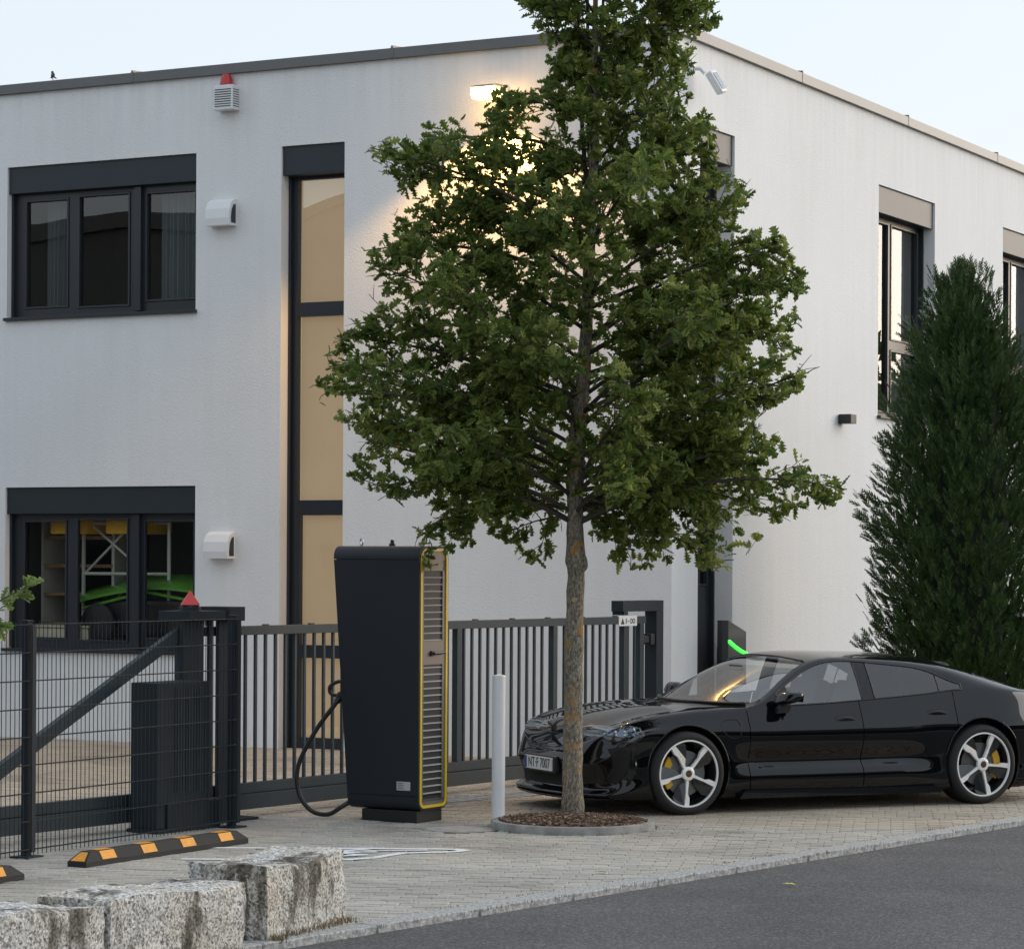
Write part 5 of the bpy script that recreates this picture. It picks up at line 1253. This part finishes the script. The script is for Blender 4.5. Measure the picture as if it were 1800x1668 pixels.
# ------------------------------------------------------------------ oak
LEAF2 = [(0, 0), (.08, .10), (.21, .17), (.09, .28), (.31, .41), (.12, .50), (.37, .66), (.15, .72), (.26, .88), (.10, .93), (0, 1.0)]
def leaf_arrays(P, D, Nn, size, width=.98):
    """P base, D direction, Nn normal, each (n,3); returns vertices and faces of lobed leaves folded along the rib"""
    n = len(P); D = D / np.linalg.norm(D, axis=1)[:, None]; S = np.cross(D, Nn); S /= np.maximum(np.linalg.norm(S, axis=1), 1e-6)[:, None]; U = np.cross(S, D)
    right = np.array(LEAF2); pts = [(0, 0)] + [(x, y) for x, y in right[1:-1]] + [(0, 1.0)] + [(-x, y) for x, y in right[1:-1][::-1]]
    rib = [(0, .3), (0, .62)]
    allp = np.array(pts + rib); m = len(allp); k = len(right) - 2
    # faces: right half then left half, fanned from the rib
    r0, r1 = m - 2, m - 1; tip = k + 1; F = []
    R_ = list(range(1, k + 1)); Lf = list(range(k + 2, 2 * k + 2))[::-1]
    for side, sg in ((R_, 1), (Lf, -1)):
        F.append([0, side[0], side[1], r0]); F.append([r0, side[1], side[2], side[3]]); F.append([r0, side[3], side[4], r1]); F.append([r1, side[4], side[5], side[6]]); F.append([r1, side[6], side[7], side[8]]); F.append([r1, side[8], tip, tip])
    x = allp[:, 0] * width; y = allp[:, 1]
    w = rng.uniform(.8, 1.2, n)[:, None] * size[:, None]
    V = P[:, None] + (D[:, None] * y[None, :, None] + S[:, None] * x[None, :, None]) * w[:, :, None]
    fold = rng.uniform(.05, .45, n)[:, None]; curl = rng.uniform(-.25, .15, n)[:, None]
    V += U[:, None] * ((np.abs(x)[None] * fold + curl * (y[None] ** 2)) * w)[:, :, None]
    return V, F
def leaf_mesh(name, V, F, mat, parent):
    n, m = V.shape[:2]; vv = V.reshape(-1, 3); ff = []
    q = [f for f in F if len(set(f)) == 4]; t = [list(dict.fromkeys(f)) for f in F if len(set(f)) == 3]
    base = (np.arange(n) * m)[:, None, None]
    fq = (np.array(q)[None] + base).reshape(-1, 4); ft = (np.array(t)[None] + base).reshape(-1, 3)
    me = bpy.data.meshes.new(name); me.vertices.add(len(vv)); me.vertices.foreach_set('co', vv.ravel())
    li = np.concatenate([fq.ravel(), ft.ravel()]); me.loops.add(len(li)); me.loops.foreach_set('vertex_index', li)
    npoly = len(fq) + len(ft); me.polygons.add(npoly)
    st = np.concatenate([np.arange(len(fq)) * 4, len(fq) * 4 + np.arange(len(ft)) * 3]); me.polygons.foreach_set('loop_start', st)
    me.materials.append(mat); me.update(calc_edges=True); me.validate()
    return link(bpy.data.objects.new(name, me), parent)
OAKL = leaf_mat('oak_leaf', (.082, .136, .026), (.142, .198, .040), (.29, .33, .085), .46)
OAKL1 = leaf_mat('oak_leaf_single', (.086, .142, .028), (.148, .205, .042), (.30, .34, .088), .46, False)
TX, TY = TREE[0] + .005, TREE[1] + .30
oak = thing('oak_tree', 'young oak with lichen spotted trunk growing from the round planter', 'tree', (TX, TY, 0))
def tz(y): return 2.1 + (990.6 - y) * .00459          # picture height at the trunk's distance
def txx(x): return (x - 1008) * .00459
trunk_pts = [(0, 0, .02), (0, 0, .10), (-.005, 0, .35), (0, 0, .9), (.005, 0, 1.5), (.015, 0, 2.05), (.008, 0, 2.15), (.005, 0, 2.5), (.01, 0, 2.9), (.05, 0, 3.4), (.09, .02, 4.0), (.11, .03, 4.6), (.13, .0, 5.2), (.14, -.02, 5.9), (.15, 0, 6.6), (.16, .02, 7.3), (.17, 0, 7.9)]
rads = [.116, .094, .082, .077, .073, .070, .082, .064, .074, .062, .052, .045, .037, .029, .022, .014, .006]
tp_ = smooth_path(trunk_pts, 8); tr_ = np.interp(np.linspace(0, len(rads) - 1, len(tp_)), range(len(rads)), rads)
tm = MB(); tm.tube(tp_, list(tr_), 18)
tm.v = [tuple(Vector(v) + Vector((noise.noise(Vector(v) * 9), noise.noise(Vector(v) * 9 + Vector((7, 3, 1))), 0)) * .010) for v in tm.v]
tko = tm.build('trunk', M['bark'], oak, True)
kb = MB(); bm = bmesh.new(); bmesh.ops.create_icosphere(bm, subdivisions=3, radius=.05)
for v in bm.verts: v.co = v.co * (1 + .25 * noise.noise(v.co * 30)); v.co.z *= 1.3
kb.add_bm(bm, Matrix.Translation((.066, -.04, 2.10))); kb.build('knot', M['bark'], oak, True)
st_ = MB(); st_.lathe([(.0, -.006), (.022, -.006), (.024, 0), (.0, .004)], 14, 'y', (.0, -.082, 1.81)); st_.build('pruning_scar', simple('cut_wood', (.33, .25, .16), .8), oak)
for ox, oy, zs0 in ((-.10, .02, 4.9), (.09, -.05, 5.1), (-.03, .08, 5.3)):
    q0 = Vector((.115, .02, zs0)); m = MB(); m.tube(smooth_path([q0, q0 + Vector((ox * .6, oy, .6)), q0 + Vector((ox, oy, 1.4)), q0 + Vector((ox * 1.2, oy * 1.3, 2.6))], 6), [.024 - .001 * i for i in range(19)], 8); m.build('leader_stem', M['branch'], oak, True)
def trunk_at(z):
    for i in range(len(tp_) - 1):
        if tp_[i].z <= z <= tp_[i + 1].z: return tp_[i].lerp(tp_[i + 1], (z - tp_[i].z) / max(1e-6, tp_[i + 1].z - tp_[i].z))
    return tp_[-1]
# limbs: the ones that shape the outline in the photograph, then all round the stem
OUT = [(563, 690), (588, 592), (575, 645), (632, 438), (660, 478), (652, 282), (668, 560), (738, 240), (885, 190), (640, 860), (612, 775), (735, 935), (628, 740), (885, 940), (700, 330), (720, 400),
       (1468, 862), (1415, 655), (1408, 580), (1382, 508), (1352, 455), (1302, 352), (1250, 208), (1292, 995), (1410, 690), (1340, 770), (1360, 905), (1085, 955), (1236, 40), (1200, 110), (1228, 150), (905, 5), (948, 60), (985, 110), (1160, 930), (1290, 610), (1330, 560), (1250, 290), (1240, 380), (1225, -20), (900, -40), (960, -60), (1150, -60), (1205, -90)]
limbs = []
for x, y in OUT:
    zt = tz(y); xt = txx(x) ; yd = random.uniform(-.75, .75) * min(1.0, abs(xt) * .7); zb = max(2.42, min(7.2, zt - abs(xt) * random.uniform(.15, .75)))
    if y > 900: zb = random.uniform(2.45, 2.75)
    limbs.append((zb, Vector((xt, yd, zt))))
LW = [(990, 0.9), (900, 1.5), (860, 1.75), (750, 1.85), (650, 2.0), (590, 1.95), (500, 1.75), (430, 1.7), (350, 1.4), (300, 1.35), (240, 1.1), (200, .85), (150, .62), (100, .52), (50, .58), (0, .68), (-100, .6), (-200, .25)]
LW = LW[::-1]
def env(z):
    y = 990.6 - (z - 2.1) / .00459; return float(np.interp(y, [a for a, _ in LW], [b for _, b in LW]))
for k in range(56):
    z = 2.62 + (7.5 - 2.62) * ((k + random.random()) / 56) ** 1.15; a = k * 2.399 + random.uniform(-.3, .3); r_ = env(z) * random.uniform(.55, 1.0) * (1 - .62 * max(0, -math.cos(a)) * (1 if 5.2 < z < 6.5 else 0))
    limbs.append((max(2.5 + random.random() * 1.0 * min(1, max(0, z - 2.9)), z - r_ * random.uniform(.3, .7)), Vector((trunk_at(z).x + r_ * math.cos(a), r_ * math.sin(a), z))))
TW = []; bm_limb = []; CL = []                                             # clusters: (point, outward direction)
def bez(a, b, c, n): return [a * (1 - t) ** 2 + b * 2 * t * (1 - t) + c * t * t for t in np.linspace(0, 1, n)]
XL = [(980, 735), (950, 730), (900, 700), (860, 640), (800, 640), (750, 610), (690, 560), (640, 570), (590, 585), (520, 655), (470, 640), (430, 630), (400, 690), (350, 690), (300, 660), (280, 650), (250, 730), (235, 735), (210, 800), (190, 850), (170, 862), (160, 940), (130, 975), (100, 975), (70, 950), (50, 945), (20, 910), (0, 900), (-50, 890), (-150, 950), (-250, 1000)]
XR = [(1000, 1290), (980, 1295), (950, 1335), (900, 1420), (860, 1475), (820, 1400), (800, 1390), (770, 1350), (730, 1330), (690, 1395), (650, 1420), (600, 1405), (560, 1400), (520, 1390), (470, 1380), (440, 1355), (400, 1290), (350, 1305), (300, 1270), (260, 1245), (210, 1255), (180, 1195), (150, 1190), (120, 1210), (100, 1225), (50, 1240), (0, 1240), (-50, 1230), (-150, 1150), (-250, 1080)]
EL = sorted((tz(y), txx(x)) for y, x in XL); ER = sorted((tz(y), txx(x)) for y, x in XR)
def in_crown(p, m_=.03):
    # the crown's own uneven outline, wider low down and notched high on the lamp side
    return lin(EL, p.z) - m_ < p.x < lin(ER, p.z) + m_ and p.z > 2.05
tw = MB()
for zb, tip in limbs:
    for _k in range(30):
        if in_crown(tip, 0.0): break
        tip = Vector((tip.x * .93 + trunk_at(min(7.5, tip.z)).x * .07, tip.y, tip.z))
    a = trunk_at(zb); d = tip - a; L_ = d.length
    mid = a + d * .5 + Vector((0, 0, .10 * L_ if tip.z > zb + .2 * L_ else .18 * L_)) + Vector((random.uniform(-.08, .08), random.uniform(-.08, .08), 0)) * L_
    P = bez(a, mid, tip, 9); r0 = .006 + .0085 * L_
    m = MB(); m.tube(P, [r0 * (1 - .82 * i / 8) for i in range(9)], 6); bm_limb.append(m)
    TW.append((P[5:], 1.0, 1))
    nsub = int(6 + L_ * 5.8)
    for s in range(nsub):
        t = .14 + .86 * (s + random.random()) / nsub; i = min(7, int(t * 8)); p = P[i].lerp(P[i + 1], t * 8 - i); ax = (P[i + 1] - P[i]).normalized()
        rd_ = Vector((random.gauss(0, 1), random.gauss(0, 1), random.gauss(.25, .8))).normalized(); q = (ax * random.uniform(.3, .9) + (rd_ - ax * rd_.dot(ax)) * random.uniform(.5, 1)).normalized()
        l = random.uniform(.18, .60) * (1.15 - .55 * t) * (1.0 if L_ > .6 else .55)
        e = p + q * l + Vector((0, 0, random.uniform(-.08, .05))); mm_ = p + q * l * .5 + Vector((random.uniform(-.04, .04), random.uniform(-.04, .04), .03))
        Q = bez(p, mm_, e, 5); TW.append((Q, 1.0, 1))
        Qi = [v for v in Q if in_crown(v, .06)]
        if len(Qi) > 1: tw.tube(Qi, [.0045, .004, .003, .0025, .0015][:len(Qi)], 4, caps=False)
        if l > .28:
            for z in range(2):
                u = Q[random.choice([2, 3])]; dd = (q + Vector((random.uniform(-1, 1), random.uniform(-1, 1), random.uniform(-.3, .6)))).normalized(); Q2 = bez(u, u + dd * l * .25 + Vector((0, 0, .015)), u + dd * l * random.uniform(.4, .6), 4)
                TW.append((Q2, 1.0, 1))
                Qi = [v for v in Q2 if in_crown(v, .06)]
                if len(Qi) > 1: tw.tube(Qi, [.003, .0025, .002, .0012][:len(Qi)], 4, caps=False)
for m in bm_limb: m.build('branch', M['branch'], oak, True)
tag(tw.build('twigs', M['branch'], oak), None, None, None, 'stuff')
LP, LD, LN, LS = [], [], [], []
def put_leaf(p, d, sz, droop=.15):
    rd_ = Vector((random.gauss(0, 1), random.gauss(0, 1), random.gauss(0, .7))).normalized()
    dd = (d * random.uniform(.2, .9) + rd_ * random.uniform(.5, 1.0) + Vector((0, 0, -droop))).normalized()
    if not in_crown(p + dd * sz * .8, -.01 + .15 * noise.noise(p * 3.3) + .09 * noise.noise(p * 9)): return
    LP.append(p); LD.append(dd); LN.append(Vector((random.gauss(0, .75), random.gauss(-.35, .75), .75)).normalized()); LS.append(sz)
for P, r_, tipw in TW:
    L_ = sum((P[i + 1] - P[i]).length for i in range(len(P) - 1)); n = int(4 + L_ * 20 * r_)
    for k in range(n):
        t = (k + random.random()) / n; t = .12 + .88 * t ** .85; i = min(len(P) - 2, int(t * (len(P) - 1))); q = P[i].lerp(P[i + 1], t * (len(P) - 1) - i)
        put_leaf(q + Vector((random.gauss(0, .022), random.gauss(0, .022), random.gauss(0, .022))), (P[i + 1] - P[i]).normalized(), random.uniform(.06, .13) * (1 if t < .9 else .85))
    for k in range(random.randint(3, 6)): put_leaf(P[-1], (P[-1] - P[-2]).normalized(), random.uniform(.065, .12), .05)
LP, LD, LN, LS = np.array(LP), np.array(LD), np.array(LN), np.array(LS)
V, F = leaf_arrays(LP, LD, LN, LS)
order = np.argsort(LP[:, 1] - .15 * LS * 10); near = order[:300]; far = order[300:]
leaf_mesh('foliage', V[far], F, OAKL, oak)['kind'] = 'stuff'
for k in near: leaf_mesh('leaf', V[k:k + 1], F, OAKL1, oak)

# twig of a second oak reaching in at the left edge
ok2 = thing('oak_sapling', 'leafy oak twig reaching in over the mesh fence at the left edge', 'tree', (-4.3, 18.9, 0))
m = MB(); m.tube(smooth_path([(0, 0, 0), (.02, 0, .9), (0, 0, 1.9), (.02, .02, 3.0)], 6), .04, 8); m.build('trunk', M['bark'], ok2, True)
tips = [((0, 0, 1.4), (.55, -.1, 1.62), (.85, -.15, 1.66)), ((0, 0, 1.3), (.5, -.1, 1.52), (.98, -.15, 1.86)), ((.45, -.1, 1.55), (.8, -.12, 1.82), (1.03, -.15, 1.92)), ((0, 0, 1.6), (-.4, .1, 1.9), (-.7, .1, 2.2)), ((0, 0, 2.0), (-.2, .3, 2.5), (-.2, .6, 2.9)), ((0, 0, 2.2), (-.3, -.1, 2.7), (-.5, -.2, 3.3))]
LP, LD, LN, LS = [], [], [], []
for a, b, c in tips:
    P = bez(Vector(a), Vector(b), Vector(c), 7); m = MB(); m.tube(P, [.009 - .001 * i for i in range(7)], 5); m.build('branch', M['branch'], ok2, True)
    for k in range(12):
        i = random.choice([4, 5, 6, 6, 6]); d = (P[6] - P[5]).normalized()
        LP.append(P[i]); LD.append((d + Vector((random.gauss(0, .7), random.gauss(0, .7), random.gauss(.1, .6)))).normalized()); LN.append(Vector((random.gauss(0, .5), random.gauss(-.5, .5), 1))); LS.append(random.uniform(.085, .14))
V, F = leaf_arrays(*[np.array(q) for q in (LP, LD, LN, LS)])
OK2 = leaf_mat('light_oak_leaf', (.14, .21, .05), (.20, .28, .08), (.30, .36, .13), .35, False)
for k in range(len(V)): leaf_mesh('leaf', V[k:k + 1], F, OK2, ok2)

# ------------------------------------------------------------------ cypress
CYX, CYY = 4.93, 30.5
cy = thing('cypress', 'tall dark green cypress standing behind the rear of the black car', 'tree', (CYX, CYY, 0))
m = MB(); m.tube([(0, 0, -.05), (0, 0, 1.5), (.02, 0, 3.4), (-.02, 0, 5.2)], [.13, .10, .06, .012], 10); m.build('trunk', M['bark'], cy, True)
def spray_shape():
    """a flat feathery spray: a stem with alternating side shoots; unit length along z, width along x"""
    v, f = [], []
    def blade(a, b, w):
        a, b = np.array(a, float), np.array(b, float); d = b - a; s_ = np.array([d[2], 0, -d[0]]); s_ /= np.linalg.norm(s_)
        k = len(v); v.extend([a - s_ * w * .5, a + d * .45 - s_ * w, b, a + d * .45 + s_ * w + np.array([0, .03, 0])]); f.append((k, k + 1, k + 2, k + 3))
    blade((0, 0, 0), (0, 0, 1), .035)
    for i, z in enumerate((.12, .24, .36, .48, .60, .72)):
        sg = 1 if i % 2 else -1; l = .36 * (1 - .55 * z)
        blade((0, 0, z), (sg * l * .62, .03 * sg, z + l), .035); blade((0, 0, z + .05), (-sg * l * .5, -.03, z + .05 + l * .9), .032)
    return np.array(v), f
SV, SF = spray_shape()
def crad(z): return float(np.interp(z, [0.1, .8, 1.6, 2.6, 3.3, 3.9, 4.4, 4.8, 5.1, 5.4], [.96, 1.02, 1.01, 1.0, .96, .82, .54, .26, .09, .02]))
def sprays(n, z0, z1, ax, rscale=1.0, hscale=1.0, seedlobe=0):
    A = []
    while len(A) < n:
        z = random.uniform(z0, z1); rr = crad(z * hscale) * rscale
        if random.random() > (rr + .08) / 1.15: continue
        a = random.uniform(0, 6.283); lob = 1 + .30 * noise.noise(Vector((math.cos(a) * 1.8, math.sin(a) * 1.8, z * 1.3 + seedlobe)) ) + .26 * noise.noise(Vector((math.cos(a) * 5, math.sin(a) * 5, z * 3)))
        r_ = rr * lob * (1 - .42 * random.random() ** 1.6)
        p = Vector((ax[0] + r_ * math.cos(a), ax[1] + r_ * math.sin(a), z))
        out = Vector((math.cos(a), math.sin(a), 0)); d = (Vector((0, 0, 1)) + out * random.uniform(.15, .75) + Vector((random.gauss(0, .18), random.gauss(0, .18), 0))).normalized()
        A.append((p, d, out, random.uniform(.16, .34) * (1 if random.random() < .9 else 1.5)))
    return A
A = []
def plume(base, tip, n, s0):
    ax = tip - base; L_ = ax.length; u = ax / L_; out = Vector((tip.x, tip.y, 0)); out = out.normalized() if out.length > .05 else Vector((0, -1, 0))
    for k in range(n):
        t = ((k + random.random()) / n) ** .8; w = .20 * (1 - t) ** .6 + .014
        o = Vector((random.gauss(0, 1), random.gauss(0, 1), random.gauss(0, .6))); o = (o - u * o.dot(u)); o = o.normalized() if o.length > 1e-3 else out
        p = base + ax * t * .92 + o * w * random.uniform(.2, 1)
        d = (u * 1.0 + o * random.uniform(.15, .75) * (1 - .5 * t)).normalized()
        A.append((p, d, (out + o * .6).normalized(), s0 * random.uniform(.55, 1.1) * (1 - .35 * t)))
for k in range(400):
    z = .25 + 5.0 * ((k + random.random()) / 400) ** 1.12; rr = crad(z); a = k * 2.39996 + random.uniform(-.4, .4)
    lob = 1 + .16 * noise.noise(Vector((math.cos(a) * 1.6, math.sin(a) * 1.6, z * 1.1))); r1 = rr * lob * random.uniform(.88, 1.08) + random.choice([0, 0, 0, .08, .14]); 
    tip = Vector((r1 * math.cos(a), r1 * math.sin(a), min(5.42, z + random.choice([.08, .14, .2, .3, .42])))); L_ = random.uniform(.45, .95) * (1 if z < 4.4 else .7)
    base = Vector((r1 * .52 * math.cos(a), r1 * .52 * math.sin(a), tip.z - L_)); plume(base, tip, random.randint(20, 30), .25)
for (x, y, z0, z1) in ((.0, 0, 4.5, 5.43), (.40, -.05, 3.9, 5.16), (.62, -.1, 3.6, 4.70), (-.22, 0, 4.0, 5.0), (-.48, -.1, 3.5, 4.55), (.20, -.1, 4.2, 5.15), (.75, 0, 3.4, 4.2), (-.70, -.1, 3.2, 4.0), (-.08, -.1, 4.6, 5.3)):
    plume(Vector((x * .6, y, z0)), Vector((x, y, z1)), 40, .20)
for k in range(1700):                                              # inner filling
    z = random.uniform(.1, 4.6); a = random.uniform(0, 6.28); r_ = crad(z) * random.uniform(.45, .75); A.append((Vector((r_ * math.cos(a), r_ * math.sin(a), z)), Vector((math.cos(a) * .4, math.sin(a) * .4, 1)).normalized(), Vector((math.cos(a), math.sin(a), 0)), random.uniform(.2, .32)))
VV = []
for p, d, out, s in A:
    z_ = d; y_ = (out - z_ * out.dot(z_)); y_ = (y_ + Vector((random.gauss(0, .5), random.gauss(0, .5), random.gauss(0, .3)))); y_ = (y_ - z_ * y_.dot(z_)).normalized(); x_ = y_.cross(z_)
    Mt = np.array([x_, y_, z_]); VV.append(SV @ Mt * s + np.array(p))
VV = np.array(VV)
CYL = leaf_mat('cypress_spray', (.020, .052, .014), (.040, .084, .022), (.105, .158, .042), .14)
big = np.argsort([q[0].y - .4 * q[0].z * 0 for q in A])
def spray_obj(name, sel, mat):
    vv = VV[sel].reshape(-1, 3); k = len(SV); ff = (np.array(SF)[None] + (np.arange(len(sel)) * k)[:, None, None]).reshape(-1, 4)
    me = bpy.data.meshes.new(name); me.from_pydata(vv.tolist(), [], ff.tolist()); me.materials.append(mat); return link(bpy.data.objects.new(name, me), cy)
spray_obj('foliage', np.arange(len(A)), CYL)['kind'] = 'stuff'
# added solid core, dark like deep shade, hides sky and wall behind
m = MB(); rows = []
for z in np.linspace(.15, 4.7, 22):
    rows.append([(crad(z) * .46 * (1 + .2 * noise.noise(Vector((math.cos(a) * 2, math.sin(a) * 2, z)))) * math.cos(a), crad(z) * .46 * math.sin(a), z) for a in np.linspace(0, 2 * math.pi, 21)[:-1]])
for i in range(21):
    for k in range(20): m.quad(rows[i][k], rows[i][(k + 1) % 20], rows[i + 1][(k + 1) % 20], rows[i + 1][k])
m.build('shade_core', simple('cypress_shade_core', (.012, .018, .009), .95), cy, True)

# ------------------------------------------------------------------ the street's other side, seen only in reflections
def far_tree(x, y, h, r, label, n=900):
    t = thing('street_tree', label, 'tree', (x, y, 0), 0, 'trees beyond the picture edge')
    m = MB(); m.tube([(0, 0, -.1), (.05, 0, h * .35), (0, .05, h * .8)], [.16, .12, .03], 8); m.build('trunk', M['bark'], t, True)
    P, D, Nn, S = [], [], [], []
    for k in range(n):
        u = Vector((random.gauss(0, 1), random.gauss(0, 1), random.gauss(0, 1))).normalized() * random.random() ** .4
        z = h * .62 + u.z * h * .38; P.append(Vector((u.x * r, u.y * r, z)) * (1 + .0 * k)); D.append(Vector((random.gauss(0, 1), random.gauss(0, 1), random.gauss(0, 1)))); Nn.append(Vector((random.gauss(0, 1), random.gauss(0, 1), 1))); S.append(random.uniform(.35, .7))
    V, F = leaf_arrays(*[np.array(q) for q in (P, D, Nn, S)]); leaf_mesh('crown', V, F, OAKL, t)
for k, (x, y, h, r) in enumerate([(21, 48, 6.2, 2.2), (24, 54, 7.2, 2.6), (28, 57, 6.4, 2.4), (31, 63, 8.0, 3.0), (26, 47, 5.4, 2.4), (35, 66, 7.0, 2.6)]):
    far_tree(x, y, h, r, ['rounded street tree', 'taller street tree', 'broad street tree', 'tallest street tree', 'low bushy street tree', 'last street tree'][k] + ' beyond the right picture edge')
hg = MB()
for k in range(60):
    a, b = kp(-45 + k * 1.5, 13.2), kp(-45 + (k + 1) * 1.5, 13.2); 
    c, d = kp(-45 + k * 1.5, 14.6), kp(-45 + (k + 1) * 1.5, 14.6); z0, z1 = 2.3, 2.3
    hg.quad((a[0], a[1], -.1), (b[0], b[1], -.1), (b[0], b[1], z1), (a[0], a[1], z0)); hg.quad((a[0], a[1], z0), (b[0], b[1], z1), (d[0], d[1], z1), (c[0], c[1], z0)); hg.quad((c[0], c[1], -.1), (c[0], c[1], z0), (d[0], d[1], z1), (d[0], d[1], -.1))
tag(hg.build('street_hedge', simple('hedge_green', (.025, .042, .016), .9, bump=1.0, bscale=12, var=.4, vscale=6)), 'long dark clipped hedge on the camera side of the street', 'hedge')
def house(x, y, w, d, h, rz, label, wallc):
    t = thing('neighbour_house', label, 'house', (x, y, 0), rz, 'houses on the camera side of the street')
    m = MB(); m.box(-w / 2, w / 2, -d / 2, d / 2, -.1, h); m.build('wall', simple('house_wall_' + label[:4], wallc, .9), t)
    m = MB(); m.box(-w / 2 - .1, w / 2 + .1, -d / 2 - .1, d / 2 + .1, h + .002, h + .3); m.build('roof', M['flash'], t)
    for k in range(int(w // 3)):
        m = MB(); m.box(-w / 2 + 1 + 3 * k, -w / 2 + 2.2 + 3 * k, d / 2 + .005, d / 2 + .06, 1.0, 2.4); m.build('window', M['frame'], t)
house(-23, 17, 18, 10, 8.45, R(-28), 'grey flat roofed hall across the yard to the left', (.10, .105, .11))
house(26, 3, 18, 10, 6.2, R(54), 'pale house across the street to the right', (.30, .28, .25))
